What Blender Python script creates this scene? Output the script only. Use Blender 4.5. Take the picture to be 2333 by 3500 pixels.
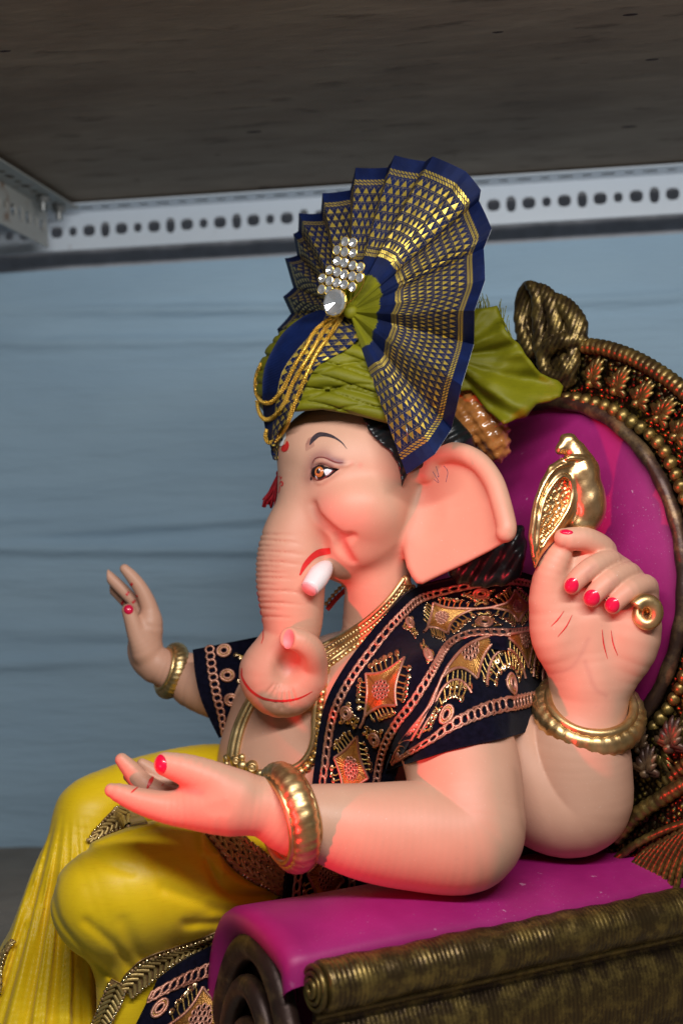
import bpy, bmesh, math, random
import numpy as np
from mathutils import Vector, Matrix

random.seed(7)
rng = np.random.default_rng(7)
FINE = 1.0          # voxel size multiplier

# ------------------------------------------------------------------ camera frame
# One "unit" is one photograph pixel at a distance of 1 m (50 mm lens, 24 mm wide frame).
F, CX, CY = 4860.0, 1166.5, 1750.0
S = 1.0 / F
CAMZ = 0.375
ROLL = math.radians(1.8)
CR, SR = math.cos(ROLL), math.sin(ROLL)

scene = bpy.context.scene
col = scene.collection
for o in list(bpy.data.objects):
    bpy.data.objects.remove(o)

cam_d = bpy.data.cameras.new('camera')
cam = bpy.data.objects.new('camera', cam_d)
col.objects.link(cam)
cam.matrix_world = Matrix(((CR, SR, 0, 0), (0, 0, -1, 0), (-SR, CR, 0, CAMZ), (0, 0, 0, 1)))
cam_d.lens = 50
cam_d.sensor_fit = 'HORIZONTAL'
cam_d.sensor_width = 24
cam_d.clip_start = 0.02
cam_d.clip_end = 100
cam_d.dof.use_dof = True
cam_d.dof.focus_distance = 0.93
cam_d.dof.aperture_fstop = 6.3
scene.camera = cam

# ------------------------------------------------------------------ light
world = bpy.data.worlds.new('World')
scene.world = world
world.use_nodes = True
bg = world.node_tree.nodes['Background']
bg.inputs[0].default_value = (0.56, 0.58, 0.61, 1)
bg.inputs[1].default_value = 0.125

def aim(o, target):
    d = Vector(target) - o.location
    o.rotation_euler = d.to_track_quat('-Z', 'Y').to_euler()

def area_light(name, loc, target, power, sx, sy, colr):
    l = bpy.data.lights.new(name, 'AREA')
    l.shape = 'RECTANGLE'; l.size = sx; l.size_y = sy
    l.energy = power; l.color = colr
    o = bpy.data.objects.new(name, l); col.objects.link(o)
    o.location = loc; aim(o, target)
    return o

def spot_light(name, loc, target, power, colr, angle, blend, radius):
    l = bpy.data.lights.new(name, 'SPOT')
    l.energy = power; l.color = colr
    l.spot_size = math.radians(angle); l.spot_blend = blend
    l.shadow_soft_size = radius
    o = bpy.data.objects.new(name, l); col.objects.link(o)
    o.location = loc; aim(o, target)
    return o

# white tube light just inside the front edge of the rack, above the viewer
area_light('tube_light', (0.08, 0.34, 0.700), (0.04, 1.10, 0.36), 6.6, 0.7, 0.05, (1.0, 0.985, 0.965))
# red stage lamp, low on the left beside the throne
spot_light('red_stage_lamp', (-0.50, 0.46, 0.128), (0.085, 0.905, 0.282), 19.0, (1.0, 0.03, 0.05), 27.5, 0.6, 0.010)

scene.view_settings.view_transform = 'Standard'
scene.view_settings.look = 'None'
scene.view_settings.exposure = 0.0
scene.view_settings.gamma = 1.0
scene.render.engine = 'CYCLES'
scene.cycles.use_denoising = True
scene.cycles.max_bounces = 6

# ------------------------------------------------------------------ helpers: space
def U(px, py, w):
    k = (F + w) / F
    return np.array([(px - CX) * k, (py - CY) * k, w], float)

def Uarr(px, py, w):
    px = np.asarray(px, float); py = np.asarray(py, float); w = np.asarray(w, float)
    k = (F + w) / F
    return np.stack([(px - CX) * k, (py - CY) * k, w + 0 * px], -1)

def world_pts(P):
    P = np.asarray(P, float)
    x, y, w = P[..., 0] * S, -P[..., 1] * S, P[..., 2]
    return np.stack([x * CR + y * SR, (F + w) * S, CAMZ - x * SR + y * CR], -1)

def to_px(P):
    k = F / (F + P[..., 2])
    return P[..., 0] * k + CX, P[..., 1] * k + CY

def zoomer(ox, oy, s):
    def z(x, y, w=None, r=None):
        if w is None: return (ox + x * s, oy + y * s)
        if r is None: return (ox + x * s, oy + y * s, w)
        return (ox + x * s, oy + y * s, w, r * s)
    return z
z1 = zoomer(850, 500, .7015); z2 = zoomer(800, 1350, .6696); z3 = zoomer(1650, 1400, .5526)
z4 = zoomer(300, 1850, .6378); z5 = zoomer(0, 2450, .7015); z6 = zoomer(800, 2400, .9777)
z7 = zoomer(1600, 900, .4675); z9 = zoomer(300, 1880, .3827); z10 = zoomer(1050, 1950, .5102)
z11 = zoomer(600, 2800, .4464); z12 = zoomer(850, 780, .323); z13 = zoomer(930, 1420, .2551)
zp = zoomer(0, 0, 1.0)

def spline(pts, n, closed=False):
    """Catmull-Rom through pts (k,m) -> (n,m), even in arc length."""
    P = np.asarray(pts, float)
    if closed:
        P = np.vstack([P[-1], P, P[0], P[1]])
    else:
        P = np.vstack([2 * P[0] - P[1], P, 2 * P[-1] - P[-2]])
    out = []
    m = 16
    t = np.linspace(0, 1, m, endpoint=False)[:, None]
    for i in range(1, len(P) - 2):
        a, b, c, d = P[i - 1], P[i], P[i + 1], P[i + 2]
        out.append(.5 * ((2 * b) + (-a + c) * t + (2 * a - 5 * b + 4 * c - d) * t ** 2 + (-a + 3 * b - 3 * c + d) * t ** 3))
    out.append(P[-2][None])
    Q = np.vstack(out)
    L = np.r_[0, np.cumsum(np.linalg.norm(np.diff(Q[:, :3], axis=0), axis=1))]
    s = np.linspace(0, L[-1], n, endpoint=not closed)
    return np.stack([np.interp(s, L, Q[:, k]) for k in range(Q.shape[1])], -1)

# ------------------------------------------------------------------ helpers: signed distance fields
def smin(a, b, k):
    h = np.maximum(k - np.abs(a - b), 0) / k
    return np.minimum(a, b) - h * h * k * .25

def smax(a, b, k):
    return -smin(-a, -b, k)

_bb = [None, None]
def bounds(P):
    if _bb[0] is not P:
        c = [P[:, i].copy() for i in range(3)]
        _bb[0] = P; _bb[1] = (np.array([a.min() for a in c]), np.array([a.max() for a in c]))
    return _bb[1]

def sqlen(q):
    return np.einsum('ij,ij->i', q, q)

def culled(fn, lo, hi, pad=130):
    lo = np.asarray(lo, float); hi = np.asarray(hi, float)
    def g(P):
        mn, mx = bounds(P)
        q = np.maximum(np.maximum(lo - mx, mn - hi), 0)
        bd = math.sqrt(q @ q)
        if bd > pad: return np.full(len(P), bd)
        q = np.maximum(np.maximum(lo - P, P - hi), 0)
        bd = np.sqrt(sqlen(q))
        m = bd < pad
        if m.any():
            bd[m] = fn(P[m])
        return bd
    return g

def chain(pts, sub=3):
    """pts: (px,py,w,r) -> tapered tube field with round ends."""
    A = []
    for p in pts:
        u = U(*p[:3]); A.append((*u, p[3] * (F + p[2]) / F))
    A = np.array(A)
    if len(A) > 2: A = spline(A, (len(A) - 1) * sub + 1)
    r = A[:, 3].max()
    lo = A[:, :3].min(0) - r; hi = A[:, :3].max(0) + r
    A = A.astype(np.float32)
    segs = [(A[i, :3], A[i + 1, :3] - A[i, :3], A[i, 3], A[i + 1, 3] - A[i, 3]) for i in range(len(A) - 1)]
    def fn(P):
        d = np.full(len(P), 1e9, P.dtype)
        for a, ba, ra, dr in segs:
            pa = P - a
            h = np.clip(pa @ ba / max(ba @ ba, 1e-9), 0, 1)
            q = pa - h[:, None] * ba
            d = np.minimum(d, np.sqrt(sqlen(q)) - (ra + h * dr))
        return d
    return culled(fn, lo, hi)

def ell(c, rx, ry, rw, rot=0, yaw=0):
    """ellipsoid, c=(px,py,w); rot in the picture plane, yaw about the vertical (degrees)."""
    u = U(*c); k = (F + c[2]) / F
    R = np.array([rx, ry, rw], float) * np.array([k, k, 1])
    a, b = math.radians(rot), math.radians(yaw)
    Rz = np.array([[math.cos(a), -math.sin(a), 0], [math.sin(a), math.cos(a), 0], [0, 0, 1]])
    Ry = np.array([[math.cos(b), 0, math.sin(b)], [0, 1, 0], [-math.sin(b), 0, math.cos(b)]])
    M = Ry @ Rz
    m = R.max()
    def fn(P):
        q = (P - u) @ M
        k0 = np.sqrt(sqlen(q / R)); k1 = np.sqrt(sqlen(q / R ** 2))
        return np.where(k0 < 1e-6, -R.min(), k0 * (k0 - 1) / np.maximum(k1, 1e-9))
    return culled(fn, u - m, u + m)

def poly2d(poly, x, y):
    """signed distance to a 2D polygon."""
    V = np.asarray(poly, float); n = len(V)
    d = np.full(len(x), 1e18); s = np.ones(len(x))
    j = n - 1
    for i in range(n):
        ex, ey = V[j] - V[i]
        wx, wy = x - V[i, 0], y - V[i, 1]
        t = np.clip((wx * ex + wy * ey) / (ex * ex + ey * ey), 0, 1)
        bx, by = wx - ex * t, wy - ey * t
        d = np.minimum(d, bx * bx + by * by)
        c1 = y >= V[i, 1]; c2 = y < V[j, 1]; c3 = ex * wy > ey * wx
        flip = (c1 & c2 & c3) | (~c1 & ~c2 & ~c3)
        s = np.where(flip, -s, s)
        j = i
    return s * np.sqrt(d)

def slab(poly_px, wfun, thick, rnd=10):
    """prism over a picture outline whose middle depth is wfun(px,py)."""
    V = np.asarray(poly_px, float)
    wmid = wfun(V[:, 0], V[:, 1])
    A = Uarr(V[:, 0], V[:, 1], wmid)
    lo = A.min(0) - thick - 60; hi = A.max(0) + thick + 60
    def fn(P):
        x, y = to_px(P)
        k = (F + P[:, 2]) / F
        d2 = poly2d(V, x, y) * k + rnd
        dw = np.abs(P[:, 2] - wfun(x, y)) * .85 - thick + rnd
        return np.minimum(np.maximum(d2, dw), 0) + np.hypot(np.maximum(d2, 0), np.maximum(dw, 0)) - rnd
    return culled(fn, lo, hi)

import time as _time
_T0 = _time.time()
def lap(msg):
    print('LAP %6.1f %s' % (_time.time() - _T0, msg), flush=True)

def evalf(f, P, chunk=30000):
    out = np.empty(len(P))
    for i in range(0, len(P), chunk):
        out[i:i + chunk] = f(P[i:i + chunk].astype(np.float32))
    return out

def grad(f, P, e=1.5):
    K = np.array([[1, -1, -1], [-1, -1, 1], [-1, 1, -1], [1, 1, 1]], float)
    g = np.zeros_like(P)
    for k in K:
        g += k * evalf(f, P + k * e)[:, None]
    return g / np.maximum(np.linalg.norm(g, axis=1), 1e-9)[:, None]

def surface_nets(f, lo, hi, h, B=5):
    lo = np.asarray(lo, float); hi = np.asarray(hi, float)
    nb = np.ceil((hi - lo) / (h * B)).astype(int)
    n = nb * B
    bi = np.stack(np.meshgrid(*[np.arange(k) for k in nb], indexing='ij'), -1).reshape(-1, 3)
    cen = lo + (bi + .5) * B * h - .5 * h
    dc = evalf(f, cen)
    vol = np.empty(tuple(n), np.float32)
    v6 = vol.reshape(nb[0], B, nb[1], B, nb[2], B)
    v6[...] = dc.reshape(nb[0], 1, nb[1], 1, nb[2], 1)
    act = bi[np.abs(dc) < B * h * 1.15]
    act = act[np.lexsort((act[:, 2] // 3, act[:, 1] // 4, act[:, 0] // 4))]
    loc = np.stack(np.meshgrid(*[np.arange(B)] * 3, indexing='ij'), -1).reshape(-1, 3)
    step = 200
    for i in range(0, len(act), step):
        a = act[i:i + step]
        P = lo + ((a[:, None, :] * B + loc[None]).reshape(-1, 3)) * h
        d = f(P.astype(np.float32)).reshape(-1, B, B, B)
        v6[a[:, 0], :, a[:, 1], :, a[:, 2], :] = d
    s = vol < 0
    cnt = np.zeros(tuple(n - 1), np.int8)
    for dx in (0, 1):
        for dy in (0, 1):
            for dz in (0, 1):
                cnt += s[dx:n[0] - 1 + dx, dy:n[1] - 1 + dy, dz:n[2] - 1 + dz]
    cells = np.argwhere((cnt > 0) & (cnt < 8))
    idx = np.full(tuple(n - 1), -1, np.int32)
    idx[tuple(cells.T)] = np.arange(len(cells))
    acc = np.zeros((len(cells), 3)); num = np.zeros(len(cells))
    for ax in range(3):
        o1, o2 = [k for k in range(3) if k != ax]
        for u in (0, 1):
            for v in (0, 1):
                c0 = cells.copy(); c0[:, o1] += u; c0[:, o2] += v
                c1 = c0.copy(); c1[:, ax] += 1
                a = vol[tuple(c0.T)]; b = vol[tuple(c1.T)]
                m = (a < 0) != (b < 0)
                t = np.where(m, a / np.where(m, a - b, 1), 0)
                p = c0.astype(float); p[:, ax] += t
                acc[m] += p[m]; num[m] += 1
    V = lo + acc / num[:, None] * h
    quads = []
    for ax in range(3):
        o1, o2 = [(1, 2), (2, 0), (0, 1)][ax]
        sl0 = [slice(1, k - 1) for k in n]; sl1 = list(sl0)
        sl0[ax] = slice(0, n[ax] - 1); sl1[ax] = slice(1, n[ax])
        A = s[tuple(sl0)]; Bq = s[tuple(sl1)]
        e = np.argwhere(A != Bq)
        off = np.array([1, 1, 1]); off[ax] = 0
        e = e + off
        sg = s[tuple(e.T)]
        def ci(d1, d2):
            q = e.copy(); q[:, o1] -= d1; q[:, o2] -= d2
            return idx[tuple(q.T)]
        Q = np.stack([ci(1, 1), ci(0, 1), ci(0, 0), ci(1, 0)], 1)
        Q[~sg] = Q[~sg][:, ::-1]
        quads.append(Q)
    Q = np.vstack(quads)
    Q = Q[(Q >= 0).all(1)]
    # pull the vertices onto the surface
    for _ in range(1):
        g = grad(f, V, h * .3)
        d = np.clip(evalf(f, V), -h, h)
        V = V - g * d[:, None]
    return V, Q

class Hit:
    """ray casts against a finished mesh (in units)"""
    def __init__(s, V, Q):
        from mathutils.bvhtree import BVHTree
        s.t = BVHTree.FromPolygons(V.tolist(), Q.tolist())
    def __call__(s, px, py, w0=-1250., w1=900.):
        px = np.atleast_1d(np.asarray(px, float)); py = np.atleast_1d(np.asarray(py, float))
        W = np.full(len(px), np.nan)
        for i in range(len(px)):
            d = Vector(((px[i] - CX) / F, (py[i] - CY) / F, 1.0))
            o = d * (F + w0) - Vector((0, 0, F))
            h = s.t.ray_cast(o, d.normalized())
            if h[0] is not None and h[0].z < w1: W[i] = h[0].z
        return W
    def normal(s, P):
        N = np.zeros_like(P)
        for i, p in enumerate(P):
            h = s.t.find_nearest(Vector(p))
            n = h[1] or Vector((0, 0, -1))
            N[i] = n if (n.x * p[0] + n.y * p[1] + n.z * (p[2] + F)) < 0 else -n
        return N

def hit_w(f, X, Y):
    return f(X, Y) if isinstance(f, Hit) else trace(f, X, Y)

def hit_n(f, P):
    return f.normal(P) if isinstance(f, Hit) else grad(f, P)

def trace(f, px, py, w0=-1250., w1=900., steps=70):
    """first hit of camera rays with the field -> w, nan when missed"""
    px = np.atleast_1d(np.asarray(px, float)); py = np.atleast_1d(np.asarray(py, float))
    w = np.full(len(px), w0)
    L = np.sqrt(((px - CX) / F) ** 2 + ((py - CY) / F) ** 2 + 1)
    d = None
    for _ in range(steps):
        d = evalf(f, Uarr(px, py, w))
        w = w + d / L * .9
        w = np.minimum(w, w1 + 50)
    w[(w > w1) | (np.abs(d) > 4)] = np.nan
    return w

# ------------------------------------------------------------------ helpers: objects
def tag(o, label=None, cat=None, group=None, kind=None):
    if label: o['label'] = label
    if cat: o['category'] = cat
    if group: o['group'] = group
    if kind: o['kind'] = kind
    return o

def empty(name, P, label=None, cat=None, group=None):
    o = bpy.data.objects.new(name, None); col.objects.link(o)
    o.location = world_pts(np.asarray(P, float))
    o.empty_display_size = .02
    return tag(o, label, cat, group)

def link(o, parent=None):
    col.objects.link(o)
    if parent is not None:
        bpy.context.view_layer.update()
        o.parent = parent
        o.matrix_parent_inverse = parent.matrix_world.inverted()
    return o

def mesh_obj(name, V, faces, mat, parent=None, smooth=True, is_world=False, uv=None, colors=None):
    """V in units (or world metres). faces list or (n,4)/(n,3) array. Origin at the mesh centre."""
    W = np.asarray(V, float) if is_world else world_pts(V)
    c = (W.min(0) + W.max(0)) / 2
    me = bpy.data.meshes.new(name)
    if isinstance(faces, np.ndarray):
        nf, k = faces.shape
        me.vertices.add(len(W)); me.vertices.foreach_set('co', (W - c).astype(np.float32).ravel())
        me.loops.add(nf * k); me.loops.foreach_set('vertex_index', faces.astype(np.int32).ravel())
        me.polygons.add(nf)
        me.polygons.foreach_set('loop_start', np.arange(0, nf * k, k, dtype=np.int32))
        me.update(calc_edges=True); me.validate()
    else:
        me.from_pydata((W - c).tolist(), [], faces)
    if smooth:
        me.polygons.foreach_set('use_smooth', np.ones(len(me.polygons), bool))
    if uv is not None:
        ul = me.uv_layers.new(name='UVMap')
        li = np.empty(len(me.loops), np.int32); me.loops.foreach_get('vertex_index', li)
        ul.data.foreach_set('uv', np.asarray(uv, np.float32)[li].ravel())
    if colors is not None:
        for nm, arr in colors.items():
            a = me.color_attributes.new(nm, 'FLOAT_COLOR', 'POINT')
            a.data.foreach_set('color', np.asarray(arr, np.float32).ravel())
    me.materials.append(mat)
    o = bpy.data.objects.new(name, me)
    o.location = c
    return link(o, parent)

class MB:
    """collects pieces (in units) into one mesh"""
    def __init__(s): s.V = []; s.F = []; s.n = 0
    def add(s, V, Fc):
        V = np.asarray(V, float)
        if not np.isfinite(V).all(): return
        s.V.append(V); s.F += [tuple(int(i) + s.n for i in f) for f in Fc]; s.n += len(V)
    def build(s, name, mat, parent=None, smooth=True):
        return mesh_obj(name, np.vstack(s.V), s.F, mat, parent, smooth)

def frames(C, up=(0, 0, -1.)):
    """tangent frames along a polyline"""
    T = np.gradient(C, axis=0); T /= np.linalg.norm(T, axis=1)[:, None]
    N = np.zeros_like(C); n = np.asarray(up, float)
    for i in range(len(C)):
        n = n - T[i] * (n @ T[i])
        if np.linalg.norm(n) < 1e-6: n = np.cross(T[i], [1, 0, 0])
        n = n / np.linalg.norm(n); N[i] = n
    return T, N, np.cross(T, N)

def tube(C, r, k=10, closed=False, sq=1.0, up=(0, 0, -1.), caps=True):
    """tube mesh round a polyline in units; r scalar/array; sq flattens along the up vector"""
    C = np.asarray(C, float); n = len(C)
    r = np.broadcast_to(np.asarray(r, float), (n,))
    if closed:
        T = np.roll(C, -1, 0) - np.roll(C, 1, 0); T /= np.linalg.norm(T, axis=1)[:, None]
        N = np.asarray(up, float) - T * (T @ np.asarray(up, float))[:, None]
        N /= np.linalg.norm(N, axis=1)[:, None]; Bn = np.cross(T, N)
    else:
        T, N, Bn = frames(C, up)
    a = np.linspace(0, 2 * math.pi, k, endpoint=False)
    V = C[:, None] + r[:, None, None] * (np.cos(a)[None, :, None] * N[:, None] * sq + np.sin(a)[None, :, None] * Bn[:, None])
    V = V.reshape(-1, 3)
    Fc = []
    m = n if closed else n - 1
    for i in range(m):
        i2 = (i + 1) % n
        for j in range(k):
            Fc.append((i * k + j, i * k + (j + 1) % k, i2 * k + (j + 1) % k, i2 * k + j))
    if not closed and caps:
        Fc.append(tuple(range(k))[::-1]); Fc.append(tuple((n - 1) * k + j for j in range(k)))
    return V, Fc

def ball(c, rx, ry=None, rw=None, nu=10, nv=6, axes=None):
    ry = rx if ry is None else ry; rw = rx if rw is None else rw
    V = []; Fc = []
    for i in range(nv + 1):
        t = math.pi * i / nv
        for j in range(nu):
            p = 2 * math.pi * j / nu
            V.append((rx * math.sin(t) * math.cos(p), ry * math.cos(t), rw * math.sin(t) * math.sin(p)))
    V = np.array(V)
    if axes is not None: V = V @ np.asarray(axes)
    for i in range(nv):
        for j in range(nu):
            Fc.append((i * nu + j, i * nu + (j + 1) % nu, (i + 1) * nu + (j + 1) % nu, (i + 1) * nu + j))
    return V + np.asarray(c, float), Fc

def box_w(name, lo, hi, mat, parent=None, M=None, bevel=0.0):
    """box in world metres"""
    bm = bmesh.new()
    bmesh.ops.create_cube(bm, size=1)
    lo = Vector(lo); hi = Vector(hi); c = (lo + hi) / 2; d = hi - lo
    for v in bm.verts: v.co = Vector((v.co.x * d.x, v.co.y * d.y, v.co.z * d.z))
    if bevel: bmesh.ops.bevel(bm, geom=bm.edges[:], offset=bevel, segments=2, affect='EDGES', profile=.6)
    me = bpy.data.meshes.new(name); bm.to_mesh(me); bm.free()
    me.materials.append(mat)
    o = bpy.data.objects.new(name, me)
    T = Matrix.Translation(c)
    o.matrix_world = (M @ T) if M is not None else T
    return link(o, parent)

# ------------------------------------------------------------------ helpers: materials
class E:
    """tiny expression builder for shader math nodes"""
    def __init__(s, nt, sock): s.nt = nt; s.k = sock
    def _op(s, op, *a):
        n = s.nt.nodes.new('ShaderNodeMath'); n.operation = op
        for i, x in enumerate((s,) + a):
            if isinstance(x, E): s.nt.links.new(x.k, n.inputs[i])
            else: n.inputs[i].default_value = x
        return E(s.nt, n.outputs[0])
    def __add__(s, o): return s._op('ADD', o)
    __radd__ = __add__
    def __sub__(s, o): return s._op('SUBTRACT', o)
    def __rsub__(s, o): return (s * -1) + o
    def __mul__(s, o): return s._op('MULTIPLY', o)
    __rmul__ = __mul__
    def __truediv__(s, o): return s._op('DIVIDE', o)
    def lt(s, o): return s._op('LESS_THAN', o)
    def gt(s, o): return s._op('GREATER_THAN', o)
    def fract(s): return s._op('FRACT')
    def floor(s): return s._op('FLOOR')
    def abs(s): return s._op('ABSOLUTE')
    def sin(s): return s._op('SINE')
    def max(s, o): return s._op('MAXIMUM', o)
    def min(s, o): return s._op('MINIMUM', o)
    def step(s, a, b):
        n = s.nt.nodes.new('ShaderNodeMapRange'); n.interpolation_type = 'SMOOTHSTEP'
        s.nt.links.new(s.k, n.inputs[0]); n.inputs[1].default_value = a; n.inputs[2].default_value = b
        return E(s.nt, n.outputs[0])

def newmat(name, color=(.5, .5, .5), rough=.5, metal=0.0, spec=.5, sheen=0.0, coat=0.0):
    m = bpy.data.materials.new(name); m.use_nodes = True
    b = m.node_tree.nodes['Principled BSDF']
    b.inputs['Base Color'].default_value = (*color, 1)
    b.inputs['Roughness'].default_value = rough
    b.inputs['Metallic'].default_value = metal
    b.inputs['Specular IOR Level'].default_value = spec
    b.inputs['Sheen Weight'].default_value = sheen
    b.inputs['Coat Weight'].default_value = coat
    return m, m.node_tree, b

def noise(nt, scale, detail=3, rough=.55, vec=None, coord='Object'):
    n = nt.nodes.new('ShaderNodeTexNoise')
    n.inputs['Scale'].default_value = scale; n.inputs['Detail'].default_value = detail
    n.inputs['Roughness'].default_value = rough
    if vec is None:
        tc = nt.nodes.new('ShaderNodeTexCoord'); vec = tc.outputs[coord]
    nt.links.new(vec, n.inputs['Vector'])
    return n

def mapping(nt, scale=(1, 1, 1), rot=(0, 0, 0), coord='Object'):
    tc = nt.nodes.new('ShaderNodeTexCoord'); mp = nt.nodes.new('ShaderNodeMapping')
    nt.links.new(tc.outputs[coord], mp.inputs[0])
    mp.inputs['Scale'].default_value = scale; mp.inputs['Rotation'].default_value = rot
    return mp.outputs[0]

def ramp(nt, fac, stops):
    r = nt.nodes.new('ShaderNodeValToRGB')
    e = r.color_ramp.elements
    while len(e) < len(stops): e.new(.5)
    for i, (p, c) in enumerate(stops):
        e[i].position = p; e[i].color = (*c, 1)
    nt.links.new(fac, r.inputs[0])
    return r.outputs[0]

def mix(nt, fac, a, b, mode='MIX'):
    n = nt.nodes.new('ShaderNodeMix'); n.data_type = 'RGBA'; n.blend_type = mode
    for s, x in ((0, fac), (6, a), (7, b)):
        if isinstance(x, E): x = x.k
        if isinstance(x, (int, float)): n.inputs[s].default_value = x
        elif isinstance(x, tuple): n.inputs[s].default_value = (*x, 1)
        else: nt.links.new(x, n.inputs[s])
    return n.outputs[2]

def bump(nt, b, height, strength, dist=.001):
    n = nt.nodes.new('ShaderNodeBump')
    n.inputs['Strength'].default_value = strength; n.inputs['Distance'].default_value = dist
    if isinstance(height, E): height = height.k
    nt.links.new(height, n.inputs['Height'])
    prev = b.inputs['Normal'].links
    if prev: nt.links.new(prev[0].from_socket, n.inputs['Normal'])
    nt.links.new(n.outputs[0], b.inputs['Normal'])

def simple(name, color, rough=.5, metal=0, spec=.5, var=.12, vscale=60, bstr=.15, bscale=300, bdist=.0006, sheen=0, coat=0):
    m, nt, b = newmat(name, color, rough, metal, spec, sheen, coat)
    n = noise(nt, vscale)
    c0 = tuple(x * (1 - var) for x in color); c1 = tuple(min(1, x * (1 + var)) for x in color)
    nt.links.new(ramp(nt, n.outputs[0], [(.3, c0), (.7, c1)]), b.inputs['Base Color'])
    if bstr:
        n2 = noise(nt, bscale); bump(nt, b, n2.outputs[0], bstr, bdist)
    return m

# ================================================================== MATERIALS
M = {}
# matte painted plaster skin with airbrushed paint, soft tints, light and shade carried by a colour attribute
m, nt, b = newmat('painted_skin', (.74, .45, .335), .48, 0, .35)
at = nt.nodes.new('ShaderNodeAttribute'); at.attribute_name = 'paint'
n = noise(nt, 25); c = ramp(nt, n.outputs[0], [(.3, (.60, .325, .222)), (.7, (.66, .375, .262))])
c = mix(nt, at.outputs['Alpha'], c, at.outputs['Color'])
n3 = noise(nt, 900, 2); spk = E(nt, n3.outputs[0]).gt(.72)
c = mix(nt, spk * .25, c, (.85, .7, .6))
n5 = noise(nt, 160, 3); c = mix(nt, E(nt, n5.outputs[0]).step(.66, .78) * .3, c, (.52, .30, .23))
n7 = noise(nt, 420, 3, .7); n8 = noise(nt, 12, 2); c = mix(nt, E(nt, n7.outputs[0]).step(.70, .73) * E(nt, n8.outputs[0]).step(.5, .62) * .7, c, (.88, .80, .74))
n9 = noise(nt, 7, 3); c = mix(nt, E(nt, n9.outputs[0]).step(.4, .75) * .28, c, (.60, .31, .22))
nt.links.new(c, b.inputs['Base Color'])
n4 = noise(nt, 14, 3); nt.links.new((E(nt, n4.outputs[0]) * .2 + .38).k, b.inputs['Roughness'])
bump(nt, b, n3.outputs[0], .12, .0004)
n6 = noise(nt, 45, 4); bump(nt, b, n6.outputs[0], .12, .0012)
M['skin'] = m

def gold(name, c0, c1, rough, bsc=240, bst=.25, metal=.95):
    m, nt, b = newmat(name, c0, rough, metal, .5)
    n = noise(nt, 55, 5, .65)
    nt.links.new(ramp(nt, n.outputs[0], [(.32, c0), (.68, c1)]), b.inputs['Base Color'])
    n2 = noise(nt, bsc, 3); bump(nt, b, n2.outputs[0], bst, .0007)
    nt.links.new((E(nt, n.outputs[0]) * .3 + (rough - .12)).k, b.inputs['Roughness'])
    return m
M['gold'] = gold('gold_paint', (.55, .35, .14), (.80, .60, .30), .36)
M['gold_bright'] = gold('bright_gold_paint', (.62, .37, .15), (.85, .58, .30), .28, 150, .35)
M['gold_chain'] = gold('gold_plated_chain', (.60, .36, .05), (.85, .58, .12), .25, 300, .1)

# antique bronze throne: dark brown in the hollows, rubbed gold on top
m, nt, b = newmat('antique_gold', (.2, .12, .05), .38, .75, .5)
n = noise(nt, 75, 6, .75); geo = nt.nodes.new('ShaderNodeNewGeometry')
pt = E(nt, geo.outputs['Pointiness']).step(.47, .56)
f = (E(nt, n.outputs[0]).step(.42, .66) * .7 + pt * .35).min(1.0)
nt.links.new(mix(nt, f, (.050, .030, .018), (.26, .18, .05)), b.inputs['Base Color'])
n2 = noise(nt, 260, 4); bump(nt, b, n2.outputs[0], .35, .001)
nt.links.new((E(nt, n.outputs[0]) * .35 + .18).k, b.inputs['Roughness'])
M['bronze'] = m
m, nt, b = newmat('dark_bronze', (.09, .045, .03), .42, .45, .5)
n = noise(nt, 45, 6, .7)
nt.links.new(mix(nt, E(nt, n.outputs[0]).step(.45, .75), (.05, .026, .02), (.24, .15, .07)), b.inputs['Base Color'])
n2 = noise(nt, 200, 4); bump(nt, b, n2.outputs[0], .3, .001)
M['dark_bronze'] = m
# glittery field behind the leaf scrolls
m, nt, b = newmat('hammered_gold', (.35, .26, .07), .3, .9, .5)
v = nt.nodes.new('ShaderNodeTexVoronoi'); v.inputs['Scale'].default_value = 260
tc = nt.nodes.new('ShaderNodeTexCoord'); nt.links.new(tc.outputs['Object'], v.inputs['Vector'])
nt.links.new(ramp(nt, v.outputs['Distance'], [(.08, (.34, .26, .06)), (.45, (.03, .02, .009))]), b.inputs['Base Color'])
bump(nt, b, E(nt, v.outputs['Distance']) * -1, .8, .002)
M['hammered'] = m

# magenta painted cushion with white dust
m, nt, b = newmat('magenta_paint', (.42, .012, .20), .5, .05, .45)
n = noise(nt, 18, 4)
c = ramp(nt, n.outputs[0], [(.3, (.27, .006, .115)), (.7, (.38, .016, .175))])
n2 = noise(nt, 700, 2); n3 = noise(nt, 9, 3)
dust = E(nt, n2.outputs[0]).step(.66, .74) * E(nt, n3.outputs[0]).step(.42, .7)
n4 = noise(nt, 120, 3)
dust2 = E(nt, n4.outputs[0]).step(.70, .76) * E(nt, n3.outputs[0]).step(.4, .6)
c = mix(nt, (dust * .5 + dust2 * .8).min(1.0), c, (.72, .45, .62))
nt.links.new(c, b.inputs['Base Color']); bump(nt, b, n4.outputs[0], .08, .001)
M['magenta'] = m

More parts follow.
